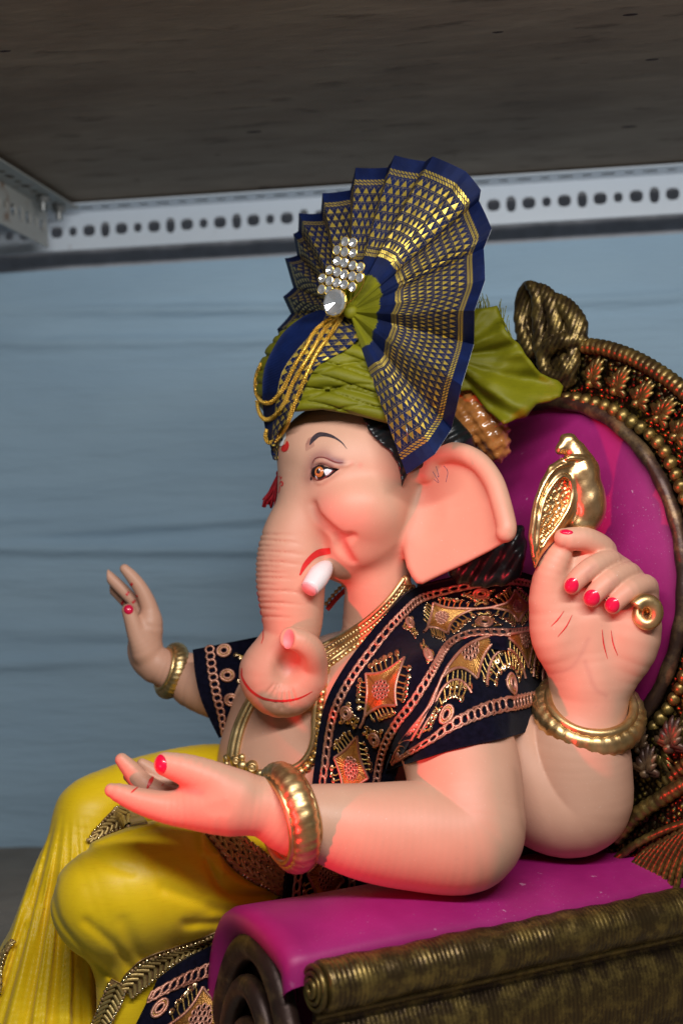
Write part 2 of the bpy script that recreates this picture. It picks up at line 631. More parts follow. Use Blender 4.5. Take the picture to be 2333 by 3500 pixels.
M['black_hair'] = simple('black_hair_paint', (.006, .010, .012), .34, 0, .5, .3, 60, .3, 120, .002)
M['red_paint'] = simple('red_paint', (.62, .025, .025), .4, 0, .5, .15, 200, .1)
M['nail'] = simple('nail_paint', (.68, .006, .06), .25, 0, .6, .12, 150, .1, coat=.4)
M['tusk'] = simple('white_tusk_paint', (.80, .79, .80), .35, 0, .5, .05, 60, .2, 90, .002)
M['tusk_end'] = simple('pink_tusk_end', (.80, .50, .52), .55, 0, .4, .12, 200, .2)
M['nostril'] = simple('pink_nostril', (.78, .30, .31), .5, 0, .4, .1, 90, .1)
M['orange'] = simple('glossy_orange_paint', (.52, .20, .05), .2, 0, .6, .2, 40, .6, 60, .004, coat=.5)

def fabric(name, c0, c1, thread=900, rough=.7, sheen=.25, bstr=.25, warp=(1, 1, 1), fold=None, dark=None):
    m, nt, b = newmat(name, c0, rough, 0, .3, sheen)
    n = noise(nt, 22, 5, .6, mapping(nt, warp))
    c = ramp(nt, n.outputs[0], [(.3, c0), (.7, c1)])
    st = noise(nt, 130, 3, .6, mapping(nt, (1, 1, 14), (.3, .4, 0)))
    c = mix(nt, E(nt, st.outputs[0]).step(.5, .7) * .35, c, dark or tuple(x * .55 for x in c0))
    nt.links.new(c, b.inputs['Base Color'])
    w1 = nt.nodes.new('ShaderNodeTexWave'); w1.inputs['Scale'].default_value = thread
    nt.links.new(mapping(nt, (1, 1, 1), (.5, .2, .6)), w1.inputs['Vector'])
    bump(nt, b, w1.outputs['Fac'], bstr, .0004)
    w2 = noise(nt, 14, 4); bump(nt, b, w2.outputs[0], .22, .006)
    return m
M['yellow'] = fabric('yellow_silk', (.80, .525, .004), (.86, .60, .010), 500, .40, .12, .15, (1, 1, 1), dark=(.70, .40, .003))
M['green'] = fabric('olive_silk', (.135, .135, .0025), (.20, .19, .004), 700, .55, 0, .2, dark=(.09, .095, .003))
M['navy_plain'] = fabric('navy_ribbed_silk', (.004, .012, .085), (.007, .022, .13), 800, .6, .15, .3)
M['velvet'] = simple('black_velvet', (.0045, .0045, .012), 1.0, 0, .03, .35, 300, .5, 1400, .0005, sheen=.05)
M['paper'] = simple('white_card', (.62, .66, .72), .7, 0, .3)
M['copper_thread'] = gold('copper_thread', (.44, .19, .125), (.78, .42, .31), .42, 900, .5, .75)
M['gold_thread'] = gold('gold_thread', (.42, .25, .06), (.80, .56, .20), .38, 900, .5, .8)
M['orange_thread'] = gold('orange_gold_thread', (.50, .22, .05), (.78, .46, .15), .38, 900, .5, .8)
M['sequin'] = gold('sequin', (.62, .40, .22), (.88, .66, .42), .22, 300, .3, .95)
M['lace_gold'] = gold('lace_braid', (.34, .22, .07), (.62, .46, .18), .42, 700, .5, .6)
M['lace_brown'] = gold('lace_cord', (.22, .13, .06), (.45, .29, .14), .45, 700, .5, .5)
M['bead_glint'] = gold('lace_bead', (.65, .48, .22), (.95, .85, .6), .15, 300, .1, 1.0)
M['red_thread'] = simple('red_tassel_thread', (.34, .003, .012), .6, 0, .3, .3, 300)

m, nt, b = newmat('crystal', (.92, .95, .98), .05, .82, .9)
M['crystal'] = m

# ------------------------------------------------------------------ setting materials
m, nt, b = newmat('plywood', (.16, .12, .09), .75, 0, .2)
vec = mapping(nt, (2.0, 5, 1), (0, 0, .18))
n = noise(nt, 3.0, 6, .65, vec); n2 = noise(nt, 16, 5, .6, mapping(nt, (1, 3, 1), (0, 0, .18)))
c = ramp(nt, n.outputs[0], [(.3, (.30, .215, .155)), (.55, (.40, .30, .22)), (.75, (.48, .365, .27))])
c = mix(nt, E(nt, n2.outputs[0]).step(.56, .70) * .6, c, (.13, .085, .055))
n7 = noise(nt, 2.2, 5, .65, mapping(nt, (1.2, 2.4, 1), (0, 0, .3))); c = mix(nt, E(nt, n7.outputs[0]).step(.45, .7) * .45, c, (.16, .11, .075))
v = nt.nodes.new('ShaderNodeTexVoronoi'); v.inputs['Scale'].default_value = 13
nt.links.new(mapping(nt, (.8, 1.8, 1)), v.inputs['Vector'])
c = mix(nt, E(nt, v.outputs['Distance']).lt(.075), c, (.05, .02, .015))
nt.links.new(c, b.inputs['Base Color']); bump(nt, b, n2.outputs[0], .3, .002)
M['plywood'] = m

m, nt, b = newmat('backdrop_cloth', (.36, .43, .50), .8, 0, .15, .2)
n = noise(nt, 4, 4, .5, mapping(nt, (1, 1, 3)))
nt.links.new(ramp(nt, n.outputs[0], [(.3, (.40, .58, .745)), (.7, (.46, .65, .81))]), b.inputs['Base Color'])
n2 = noise(nt, 7, 4, .55, mapping(nt, (.55, 1, 5), (0, .07, 0))); bump(nt, b, n2.outputs[0], .32, .03)
n3 = noise(nt, 30, 4, .6, mapping(nt, (.6, 1, 2.2), (0, -.2, 0))); bump(nt, b, n3.outputs[0], .25, .006)
M['backdrop'] = m

m, nt, b = newmat('white_enamel', (.76, .85, .95), .25, 0, .5)
n = noise(nt, 26, 5, .65); n2 = noise(nt, 8, 3)
c = mix(nt, E(nt, n.outputs[0]).step(.64, .72) * E(nt, n2.outputs[0]).step(.5, .65) * .7, (.76, .85, .95), (.23, .12, .055))
nt.links.new(c, b.inputs['Base Color']); bump(nt, b, n.outputs[0], .08, .001)
M['enamel'] = m
m, nt, b = newmat('old_enamel', (.5, .48, .43), .4, 0, .5)
n = noise(nt, 30, 5, .7)
c = mix(nt, E(nt, n.outputs[0]).step(.56, .7), (.40, .40, .37), (.20, .10, .045))
nt.links.new(c, b.inputs['Base Color'])
M['old_enamel'] = m
M['bolt'] = simple('steel_bolt', (.25, .26, .26), .35, .9)
M['floor'] = simple('beige_sheet', (.30, .27, .235), .85, 0, .2, .15, 12, .5, 30, .006)
M['teal'] = simple('teal_mat', (.02, .10, .135), .8, 0, .2)

# ================================================================== SETTING (a slotted-angle rack draped with cloth)
TH = math.radians(8.5)
WD = Vector((math.cos(TH), -math.sin(TH), 0))       # along the back wall, to the right and nearer
ND = Vector((-math.sin(TH), -math.cos(TH), 0))      # out of the wall towards the viewer
ZC = CAMZ + 0.343                                    # underside of the plywood
CORNER = Vector((-0.285, 1.573, ZC))
def WM(a, n, z):
    """point: a along the wall from the rack corner, n towards the viewer, z height below the plywood"""
    return CORNER + WD * a + ND * n + Vector((0, 0, -z))

# plywood sheet overhead, with real thickness
Mx = Matrix.Identity(4)
Mx[0][0], Mx[1][0] = WD.x, WD.y; Mx[0][1], Mx[1][1] = -ND.x, -ND.y
Mx.translation = CORNER
o = box_w('ceiling', (-.9, -1.05, .001), (1.5, .0, .013), M['plywood'], M=Mx)
tag(o, kind='structure')

# backdrop cloth: one sheet with sagging horizontal wrinkles
nx, nz = 150, 170
V = []
for j in range(nz + 1):
    z = .056 + .68 * j / nz
    for i in range(nx + 1):
        a = -.75 + 1.95 * i / nx
        sag = .012 * math.sin(2.1 * a + .4)
        q = z + sag
        n = -.052
        for (zz, amp, sg, ph) in ((.105, .006, .005, 0), (.135, .004, .006, .6), (.33, .0035, .008, 1.2), (.345, .004, .006, 2.2), (.372, .005, .007, .5), (.405, .003, .01, 1.8), (.47, .004, .01, .2), (.50, .003, .008, 2.9)):
            s_ = zz + .011 * math.sin(3.0 * a + ph) + .012 * a * math.cos(ph)
            n += 2.0 * amp * math.exp(-((z - s_) / sg) ** 2) * (.55 + .45 * math.sin(5 * a + ph * 3))
        n += .007 * math.sin(9 * z + 2.3 * a) + .0025 * math.sin(23 * z + 4 * a + 1)
        V.append(WM(a, n, z))
faces = [(j * (nx + 1) + i, j * (nx + 1) + i + 1, (j + 1) * (nx + 1) + i + 1, (j + 1) * (nx + 1) + i) for j in range(nz) for i in range(nx)]
o = mesh_obj('backdrop_cloth', np.array([tuple(v) for v in V]), faces, M['backdrop'], is_world=True)
tag(o, 'pale blue-grey wrinkled cloth stretched behind the throne below the plywood shelf', 'backdrop')

# grey panel behind the bar, showing through its holes
Mw = Mx.copy()
o = box_w('rear_wall', (-.8, .085, -.70), (1.3, .095, .001), simple('grey_panel', (.52, .53, .57), .7, 0, .3), M=Mw)
tag(o, kind='structure')

# floor sheet and mat
V = []
nx = 60
for j in range(nx + 1):
    for i in range(nx + 1):
        x = -1.2 + 2.6 * i / nx; y = -.25 + 2.0 * j / nx
        V.append((x, y, .003 * math.sin(11 * x + 3 * y) * math.sin(17 * y - 4 * x) + .002 * math.sin(31 * x)))
faces = [(j * (nx + 1) + i, j * (nx + 1) + i + 1, (j + 1) * (nx + 1) + i + 1, (j + 1) * (nx + 1) + i) for j in range(nx) for i in range(nx)]
tag(mesh_obj('floor', np.array(V), faces, M['floor'], is_world=True), kind='structure')
o = box_w('floor_mat', (-.60, .35, .006), (-.18, 1.165, .012), M['teal'], bevel=.002)
tag(o, 'dark teal mat lying on the beige sheet beside the yellow dhoti', 'mat')

# ---- slotted angle irons with real punched holes
def flange(org, du, dv, dn, length, width, holes, t=.0018):
    """perforated plate; holes: list of (centre along, half_u, half_v); each owns a cell"""
    V = []; Fc = []
    def add(P): V.append(P); return len(V) - 1
    def pt(u, v, k): return tuple(org + du * u + dv * v + dn * (k * t))
    edges = []
    prev = 0.0
    N = 20
    cells = []
    for h, (c, hu, hv) in enumerate(holes):
        nxt = length if h == len(holes) - 1 else (c + holes[h + 1][0]) / 2
        cells.append((prev, nxt, c, hu, hv)); prev = nxt
    for (u0, u1, c, hu, hv) in cells:
        rings = {}
        for k in (0, 1):
            inner = []; outer = []
            for i in range(N):
                a = 2 * math.pi * (i + .5) / N
                ca, sa = math.cos(a), math.sin(a)
                p = 2.6
                rr = (abs(ca) ** p + abs(sa) ** p) ** (-1 / p)
                inner.append(add(pt(c + hu * ca * rr, width / 2 + hv * sa * rr, k)))
                # project on the cell rectangle
                su = (u1 - c) if ca > 0 else (c - u0)
                sv = width / 2
                m_ = max(abs(ca) / su, abs(sa) / sv)
                outer.append([c + ca / m_, width / 2 + sa / m_])
            # snap the four nearest to corners
            for (qx, qy) in ((u0, 0), (u0, width), (u1, 0), (u1, width)):
                best = min(range(N), key=lambda i: (outer[i][0] - qx) ** 2 + (outer[i][1] - qy) ** 2)
                outer[best] = [qx, qy]
            oi = [add(pt(x, y, k)) for x, y in outer]
            rings[k] = (inner, oi)
            for i in range(N):
                j = (i + 1) % N
                Fc.append((inner[i], inner[j], oi[j], oi[i]) if k else (inner[j], inner[i], oi[i], oi[j]))
        for i in range(N):
            j = (i + 1) % N
            Fc.append((rings[0][0][i], rings[0][0][j], rings[1][0][j], rings[1][0][i]))
            x0 = rings[0][1][i]; x1 = rings[0][1][j]
            Fc.append((rings[0][1][j], rings[0][1][i], rings[1][1][i], rings[1][1][j]))
    return V, Fc

def hole_row(length, pitch, start, kinds):
    r = []; u = start; i = 0
    while u < length - pitch * .4:
        r.append((u, *kinds[i % len(kinds)])); u += pitch; i += 1
    return r

rear = empty('slotted_angle_bar', (0, 0, 0), 'long white perforated angle bar running along the top of the pale cloth', 'angle bar', 'slotted angle bars of the rack')
rear.location = WM(-.5, 0, .002)
K4 = [(.0070, .0064), (.0046, .0052), (.0070, .0064), (.0052, .0084)]
V, Fc = flange(WM(-.55, 0, .003), WD, Vector((0, 0, -1)), ND, 1.75, .041, hole_row(1.75, .0185, .012, K4))
mesh_obj('vertical_flange', np.array(V), Fc, M['enamel'], rear, False, True)
K2 = [(.0080, .0042), (.0050, .0040)]
V, Fc = flange(WM(-.55, .0022, .0012), WD, ND, Vector((0, 0, -1)), 1.75, .038, hole_row(1.75, .0215, .012, K2), .0017)
mesh_obj('horizontal_flange', np.array(V), Fc, M['enamel'], rear, False, True)

side = empty('slotted_angle_bar', (0, 0, 0), 'short rusty-ended perforated angle bar under the plywood, bolted across the long white bar', 'angle bar', 'slotted angle bars of the rack')
side.location = WM(.01, .06, .004)
V, Fc = flange(WM(.016, .030, .0042), ND, WD * -1, Vector((0, 0, -1)), .62, .032, hole_row(.62, .0215, .03, K2), .0017)
mesh_obj('horizontal_flange', np.array(V), Fc, M['old_enamel'], side, False, True)
V, Fc = flange(WM(-.017, .044, .0062), ND, Vector((0, 0, -1)), WD, .60, .042, hole_row(.60, .0205, .016, K4), .0018)
mesh_obj('vertical_flange', np.array(V), Fc, M['old_enamel'], side, False, True)
for kx in (.052, .10):
    bm = bmesh.new()
    bmesh.ops.create_cone(bm, cap_ends=True, segments=6, radius1=.0075, radius2=.0075, depth=.006)
    bmesh.ops.create_cone(bm, cap_ends=True, segments=12, radius1=.0035, radius2=.0035, depth=.014, matrix=Matrix.Translation((0, 0, -.004)))
    me = bpy.data.meshes.new('bolt'); bm.to_mesh(me); bm.free(); me.materials.append(M['bolt'])
    o = bpy.data.objects.new('bolt', me); o.location = WM(.001, kx, .0100)
    link(o, side)

# ================================================================== STATUE BODY (one continuous surface)
# ---- head
EAR = [z2(*p) for p in [(905, 560), (985, 420), (1000, 330), (1040, 270), (1110, 252), (1200, 272), (1290, 330), (1360, 420), (1400, 540), (1428, 670), (1425, 705), (1395, 745), (1310, 795), (1180, 862), (1060, 918), (960, 966), (930, 962), (905, 930), (880, 880), (862, 800), (870, 700)]]
def ear_w(x, y):
    ex = (800 + 870 * .6696)
    t = np.clip((x - ex) / 380.0, -.2, 1.2)
    return -165 - 175 * t + 60 * np.maximum(0, 1 - t) ** 2 + 46 * t * (1 - t) * 4 - 40 * np.clip((y - 1800) / 200., -1, 1)
ear_slab = slab(EAR, ear_w, 26, 16)
_rim = [z2(*p) for p in [(985, 400), (1010, 335), (1050, 305), (1115, 292), (1190, 308), (1262, 355), (1325, 445), (1362, 555), (1388, 665), (1385, 700)]]
ear_rim = chain([(x, y, float(ear_w(np.array([x]), np.array([y]))[0]) - 30, 35) for x, y in _rim], 6)
ear_hole = ell((*z2(965, 600), -215), 60, 120, 60, 20)

head_parts = [
    (ell((*z2(612, 395), -8), 258, 268, 216), 1),
    (ell((*z2(650, 640), -15), 176, 176, 205), 60),
    (ell((*z2(630, 575), -150), 150, 126, 118), 34),                     # cheek
    (ell((*z2(610, 770), -60), 96, 84, 120), 50),                         # corner of the jaw
    (ell((*z2(560, 860), -10), 82, 66, 110), 45),                         # chin
    (ell((*z2(540, 330), -118), 130, 90, 85), 60),
    (ell((*z2(428, 285), -20), 130, 122, 150), 45),                       # forehead                        # brow
]
trunk = chain([z2(430, 470, -42, 195), z2(378, 610, -55, 178), z2(322, 720, -62, 176), z2(297, 830, -66, 184), z2(288, 960, -70, 177),
               z2(293, 1070, -72, 165), z2(298, 1160, -74, 152), z2(285, 1240, -76, 140), z2(232, 1325, -78, 142), z2(166, 1425, -80, 144),
               z2(215, 1512, -86, 130), z2(300, 1512, -92, 124), z2(368, 1450, -100, 104)], 4)
trunk_tip = chain([z2(368, 1450, -100, 102), z2(398, 1380, -130, 80), z2(388, 1312, -172, 76), z2(348, 1268, -200, 70), z2(292, 1245, -212, 62)], 5)
tip_cut = ell((*z2(264, 1243), -244), 26, 38, 24)
trunk_dimple = ell((*z2(268, 1395), -205), 44, 54, 80, 20)
tusk_socket = chain([z2(470, 850, -170, 62), z2(420, 900, -185, 62)])
neck = chain([z2(745, 800, 5, 172), z2(735, 950, 5, 166), z2(745, 1120, 60, 190)], 9)
WR = np.array([712, 742, 772, 797, 822, 848, 876, 903, 933, 965, 998, 1032, 1060, 1090, 1132]) * .6696 + 1350

def head0(P):
    d = head_parts[0][0](P)
    for f, k in head_parts[1:]: d = smin(d, f(P), k)
    tr = trunk(P)
    # ring wrinkles on the front of the trunk
    m = np.abs(tr) < 40
    if m.any():
        Q = P[m]; x, y = to_px(Q)
        ax = np.interp(y, [1830, 1900, 1990, 2070, 2150], [1010, 1000, 995, 997, 997])
        t = (x - (ax - 120)) / 150.0
        g = np.zeros(len(Q))
        for i, yy in enumerate(WR):
            bend = 10 * t * t + (3 if i % 2 else -2) * t
            ln = .85 + .35 * math.sin(i * 2.7)
            g += np.exp(-((y - yy - bend) / 4.2) ** 2) * np.clip((ln - t) * 2.0, 0, 1)
        # radial creases on the belly of the curl
        cx_, cy_ = z2(262, 1400)
        an = np.degrees(np.arctan2(y - cy_, x - cx_)); rr = np.hypot(x - cx_, y - cy_)
        for a0, r0, r1 in ((128, 55, 118), (117, 50, 125), (106, 48, 138), (95, 52, 146), (84, 52, 132), (73, 60, 120)):
            g += np.exp(-((an - a0) * rr / 57.3 / 4.2) ** 2) * np.clip((rr - r0) / 12, 0, 1) * np.clip((r1 - rr) / 14, 0, 1)
        tr = tr.copy(); tr[m] += 4.6 * np.minimum(g, 1.2)
    d = smin(d, tr, 30)
    d = smin(d, trunk_tip(P), 14)
    d = smax(d, -trunk_dimple(P), 34)
    d = smax(d, -tip_cut(P), 14)
    e = smax(ear_slab(P), -ear_hole(P), 30)
    e = smin(e, ear_rim(P), 10)
    d = smin(d, e, 34)
    return d

# features carved where the camera-side face actually is
def on(f, pts, r, dw=0.0, sub=4):
    """chain of points (x,y) on the field f, radius r (scalar or list)"""
    X = np.array([p[0] for p in pts]); Y = np.array([p[1] for p in pts])
    w = trace(f, X, Y)
    good = ~np.isnan(w)
    w = np.interp(np.arange(len(w)), np.arange(len(w))[good], w[good])
    R = [r] * len(pts) if np.isscalar(r) else r
    return chain([(X[i], Y[i], w[i] + dw, R[i]) for i in range(len(pts))], sub)

cheek_crease = on(head0, [z2(*p) for p in [(405, 562), (425, 615), (455, 655), (490, 690), (525, 716), (565, 730), (600, 722)]], [6, 13, 18, 20, 19, 15, 8], 1)
mouth_crease = on(head0, [z2(*p) for p in [(530, 735), (545, 780), (575, 825), (600, 850)]], [13, 19, 15, 8], 0)
eye_socket = on(head0, [z13(*p) for p in [(560, 860), (560, 760), (620, 690), (720, 690), (850, 720)]], [5, 12, 14, 12, 5], 2)
lid = on(head0, [z13(*p) for p in [(545, 700), (590, 625), (670, 600), (760, 630), (850, 668), (980, 668), (1080, 640)]], [5, 11, 14, 14, 12, 9, 4], 4)
lid2 = on(head0, [z13(*p) for p in [(575, 890), (660, 900), (760, 860), (860, 780), (960, 710)]], [4, 8, 9, 8, 4], 4)
eyeball = ell((*z13(680, 760), float(trace(head0, *z13(680, 760))[0]) + 22), 42, 27, 34, -14)
def head(P):
    d = smax(head0(P), -cheek_crease(P), 24)
    d = smax(d, -mouth_crease(P), 22)
    d = smax(d, -eye_socket(P), 14)
    d = smin(d, eyeball(P), 4)
    d = smin(d, lid(P), 5)
    d = smin(d, lid2(P), 6)
    return d

# ---- torso
torso_parts = [
    (ell((1195, 2650, 210), 455, 480, 330), 1),
    (ell((1360, 2370, 110), 300, 210, 400), 120),
    (ell((1010, 2440, 290), 180, 160, 220), 90),
]
def torso(P):
    d = torso_parts[0][0](P)
    for f, k in torso_parts[1:]: d = smin(d, f(P), k)
    return smin(d, neck(P), 90)

# ---- near forearm resting on the armrest, palm up
near_arm = chain([zp(1500, 2400, -290, 195), zp(1575, 2600, -400, 196), zp(1590, 2760, -490, 200), z6(800, 468, -540, 198), z6(620, 466, -570, 188),
                  z6(455, 452, -600, 166), z6(300, 420, -625, 132), z6(210, 415, -640, 122), z4(950, 1430, -660, 158), z4(780, 1405, -680, 168), z4(640, 1395, -690, 140)], 6)
near_hand = [
    (chain([z4(720, 1400, -690, 165), z4(590, 1420, -705, 128), z4(450, 1430, -715, 92), z4(300, 1398, -720, 72), z4(185, 1356, -722, 55), z4(128, 1336, -722, 38)]), 30),
    (chain([z4(800, 1350, -700, 118), z4(660, 1285, -715, 108), z4(530, 1228, -725, 86), z4(420, 1196, -728, 66)]), 22),
    (chain([z4(560, 1400, -640, 80), z4(420, 1365, -625, 58), z4(300, 1300, -620, 56), z4(235, 1230, -622, 50), z4(182, 1172, -622, 36)]), 14),
    (chain([z4(560, 1370, -590, 70), z4(430, 1300, -575, 48), z4(350, 1235, -572, 42), z4(290, 1192, -572, 28)]), 12),
    (chain([z4(520, 1420, -560, 70), z4(380, 1360, -540, 45), z4(270, 1300, -530, 38), z4(215, 1262, -530, 26)]), 12),
]
# ---- near raised arm
raised_arm = chain([zp(1560, 2380, -120, 190), zp(1700, 2560, -170, 190), zp(1870, 2720, -215, 186), zp(1968, 2737, -230, 184), zp(1972, 2640, -240, 186), zp(1973, 2556, -248, 176),
                    zp(2000, 2450, -256, 138), zp(2012, 2390, -262, 124), zp(2012, 2340, -266, 126)], 6)
palm = [
    (chain([z3(655, 1760, -266, 222), z3(660, 1600, -272, 235), z3(650, 1480, -275, 225)]), 40),
    (chain([z3(560, 1600, -285, 150), z3(480, 1420, -300, 178), z3(450, 1250, -302, 165), z3(440, 1080, -300, 140), z3(445, 960, -300, 90)]), 30),
    (chain([z3(800, 1620, -280, 170), z3(880, 1440, -292, 205), z3(900, 1280, -292, 195), z3(850, 1120, -285, 180), z3(700, 1000, -275, 170)]), 30),
    (chain([z3(640, 1300, -285, 200), z3(620, 1080, -270, 175), z3(620, 960, -262, 150)]), 40),
]
fingers = [
    chain([z3(720, 930, -250, 90), z3(740, 870, -300, 84), z3(640, 805, -345, 76), z3(540, 800, -362, 72), z3(500, 795, -366, 62)]),
    chain([z3(800, 1010, -262, 86), z3(790, 935, -330, 70), z3(690, 965, -390, 68), z3(600, 1030, -412, 64), z3(552, 1088, -412, 57)]),
    chain([z3(900, 1080, -268, 86), z3(900, 1010, -335, 70), z3(800, 1045, -395, 68), z3(720, 1110, -415, 64), z3(674, 1165, -415, 58)]),
    chain([z3(1000, 1160, -268, 88), z3(1005, 1090, -330, 72), z3(920, 1110, -392, 68), z3(850, 1160, -412, 62), z3(804, 1212, -412, 54)]),
]
thumb_r = chain([z3(400, 1180, -320, 110), z3(420, 1020, -335, 98), z3(470, 900, -338, 78), z3(500, 850, -335, 58)])
palm_crease = None

# ---- far raised hand
far_arm = chain([zp(1000, 2330, 330, 150), zp(800, 2360, 400, 112), z9(1000, 1190, 440, 250), z9(860, 1120, 455, 212), z9(740, 1075, 460, 178), z9(640, 1030, 462, 160), z9(545, 950, 460, 148), z9(525, 800, 455, 138), z9(545, 650, 450, 112)], 3)
far_hand = [
    (chain([z9(545, 700, 450, 118), z9(560, 590, 450, 90), z9(536, 480, 448, 76), z9(475, 350, 444, 66), z9(395, 240, 440, 57), z9(328, 168, 438, 43)]), 20),
    (chain([z9(505, 900, 430, 115), z9(450, 780, 415, 92), z9(402, 650, 405, 74), z9(362, 540, 400, 60)]), 18),
    (chain([z9(500, 640, 490, 70), z9(430, 490, 490, 54), z9(330, 375, 488, 56), z9(235, 280, 486, 53), z9(165, 208, 486, 40)]), 9),
    (chain([z9(480, 660, 540, 60), z9(400, 540, 545, 46), z9(310, 440, 548, 46), z9(235, 365, 548, 42), z9(176, 300, 548, 32)]), 8),
    (chain([z9(440, 800, 500, 75), z9(425, 900, 490, 72), z9(470, 1000, 480, 85), z9(570, 1075, 470, 100)]), 25),
]

def arms(P):
    n = near_arm(P)
    for f, k in near_hand: n = smin(n, f(P), k)
    r = raised_arm(P)
    for f, k in palm: r = smin(r, f(P), k)
    fg = fingers[0](P)
    for f in fingers[1:]: fg = smin(fg, f(P), 7)
    r = smin(r, thumb_r(P), 16)
    r = smin(r, fg, 10)
    a = smin(n, r, 26)
    f_ = far_arm(P)
    for f, k in far_hand: f_ = smin(f_, f(P), k)
    return a, f_

def body(P):
    x, y = to_px(P)
    k = np.where((x > 1110) & (y < 2130), 40.0, 3.0)
    d = smin(head(P), torso(P), k)
    a, f_ = arms(P)
    d = smin(d, a, 55)
    return smin(d, f_, 40)

def region(f, lo, hi):
    lo = np.asarray(lo, float); hi = np.asarray(hi, float)
    def g(P):
        q = lo - P; r = P - hi
        q = np.maximum.reduce([q[:, 0], q[:, 1], q[:, 2], r[:, 0], r[:, 1], r[:, 2]])
        return np.maximum(f(P), q)
    return g

lap('features')
LO, HI = U(380, 1330, -800), U(2260, 3070, 560)
LO = np.minimum(LO, [-900, -420, -800]); HI = np.maximum(HI, [1130, 1130, 640])
BV, BQ = surface_nets(region(body, LO + 20, HI - 20), LO, HI, 6.0 * FINE)

lap('body mesh %d' % len(BV))
BODY = Hit(BV, BQ)
# eye airbrush, soft tints, and some red light and shade put into the colour
PAINT = np.zeros((len(BV), 4))
def tint_stroke(pts, rad, colr, strength, wmax=None):
    X = np.array([p[0] for p in pts]); Y = np.array([p[1] for p in pts])
    C = np.column_stack([X, Y])
    if len(C) > 2: C = spline(np.column_stack([C, np.zeros(len(C))]), 24)[:, :2]
    w = BODY(C[:, 0], C[:, 1]); ok = ~np.isnan(w)
    A = Uarr(C[ok, 0], C[ok, 1], w[ok])
    if not len(A): return
    lo, hi = A.min(0) - 3 * rad, A.max(0) + 3 * rad
    m = np.where(((BV > lo) & (BV < hi)).all(1))[0]
    if not len(m): return
    d = np.sqrt(((BV[m][:, None] - A[None]) ** 2).sum(2)).min(1)
    a = strength * np.exp(-(d / rad) ** 2)
    old = PAINT[m, 3]
    na = a + old * (1 - a)
    PAINT[m, :3] = (np.array(colr) * a[:, None] + PAINT[m, :3] * (old * (1 - a))[:, None]) / np.maximum(na, 1e-6)[:, None]
    PAINT[m, 3] = na
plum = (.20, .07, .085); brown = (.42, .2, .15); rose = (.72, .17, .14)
tint_stroke([z13(*p) for p in [(500, 850), (520, 720), (540, 620), (600, 550), (700, 535), (800, 590), (920, 628)]], 13, plum, .95)
tint_stroke([z13(*p) for p in [(480, 840), (500, 680), (560, 560), (680, 515)]], 28, brown, .7)
tint_stroke([z13(*p) for p in [(560, 700), (620, 655), (720, 650), (800, 680)]], 7, plum, .65)
tint_stroke([z13(*p) for p in [(1060, 640), (1180, 665)]], 8, rose, .35)
tint_stroke([z13(*p) for p in [(700, 890), (800, 830), (880, 760)]], 4, brown, .55)
tint_stroke([z13(*p) for p in [(545, 1260), (600, 1380), (700, 1500)]], 11, brown, .6)
tint_stroke([z2(*p) for p in [(405, 560), (440, 640), (500, 700), (560, 735)]], 9, (.50, .17, .13), .4)  # darker red-brown line along the cheek crease
tint_stroke([z2(*p) for p in [(560, 735), (590, 800), (600, 840)]], 22, rose, .5)  # red light under the cheek, put into the colour
tint_stroke([z2(*p) for p in [(470, 560), (560, 640), (640, 640)]], 40, (.80, .30, .24), .35)
tint_stroke([z2(262, 1395), z2(270, 1410)], 28, (.55, .33, .27), .6)  # browner tone in the trunk dimple
tint_stroke([z13(640, 640), z13(900, 640)], 3, plum, .3)
tan = (.44, .235, .16)  # soft browner strokes at trunk, jaw, neck, ear and arm
tint_stroke([z2(*p) for p in [(395, 560), (405, 620), (430, 690), (450, 760)]], 30, tan, .5)
tint_stroke([z2(*p) for p in [(455, 1000), (448, 1080), (430, 1160)]], 22, tan, .4)
tint_stroke([z2(*p) for p in [(880, 480), (900, 600), (880, 720), (860, 800)]], 40, tan, .42)
tint_stroke([z2(*p) for p in [(560, 890), (660, 880), (780, 840), (850, 800)]], 24, tan, .5)
tint_stroke([z2(*p) for p in [(585, 950), (600, 1030)]], 26, tan, .4)
tint_stroke([z2(*p) for p in [(1030, 330), (1130, 330), (1230, 400), (1290, 500)]], 22, tan, .45)
tint_stroke([z2(*p) for p in [(380, 420), (385, 480), (395, 540)]], 22, tan, .35)
tint_stroke([z6(*p) for p in [(985, 250), (995, 360), (1015, 460)]], 22, tan, .45)
for yy in WR:
    tint_stroke([(880, yy + 3), (905, yy), (950, yy + 2)], 2.6, (.50, .22, .16), .5)  # groove shade put into the colour along each trunk wrinkle
for L in ([(545, 1080), (470, 1010)], [(690, 1110), (660, 1000)], [(650, 1060), (640, 1010), (690, 965)], [(800, 1180), (780, 1100), (830, 1050)], [(690, 1190), (630, 1150)], [(420, 1635), (520, 1610), (590, 1540), (650, 1420)], [(630, 1560), (690, 1720), (760, 1770)]):
    tint_stroke([z3(*p) for p in L], 7, (.50, .25, .19), .55)  # browner lines at the finger and palm folds
tint_stroke([z4(430, 1330), z4(560, 1345), z4(610, 1350)], 8, (.5, .24, .19), .6)

statue = empty('elephant_headed_statue', U(1250, 3300, 0), 'pink elephant-headed four-armed plaster statue seated on the magenta throne', 'statue')
o = mesh_obj('body', BV, BQ, M['skin'], statue, colors={'paint': PAINT})

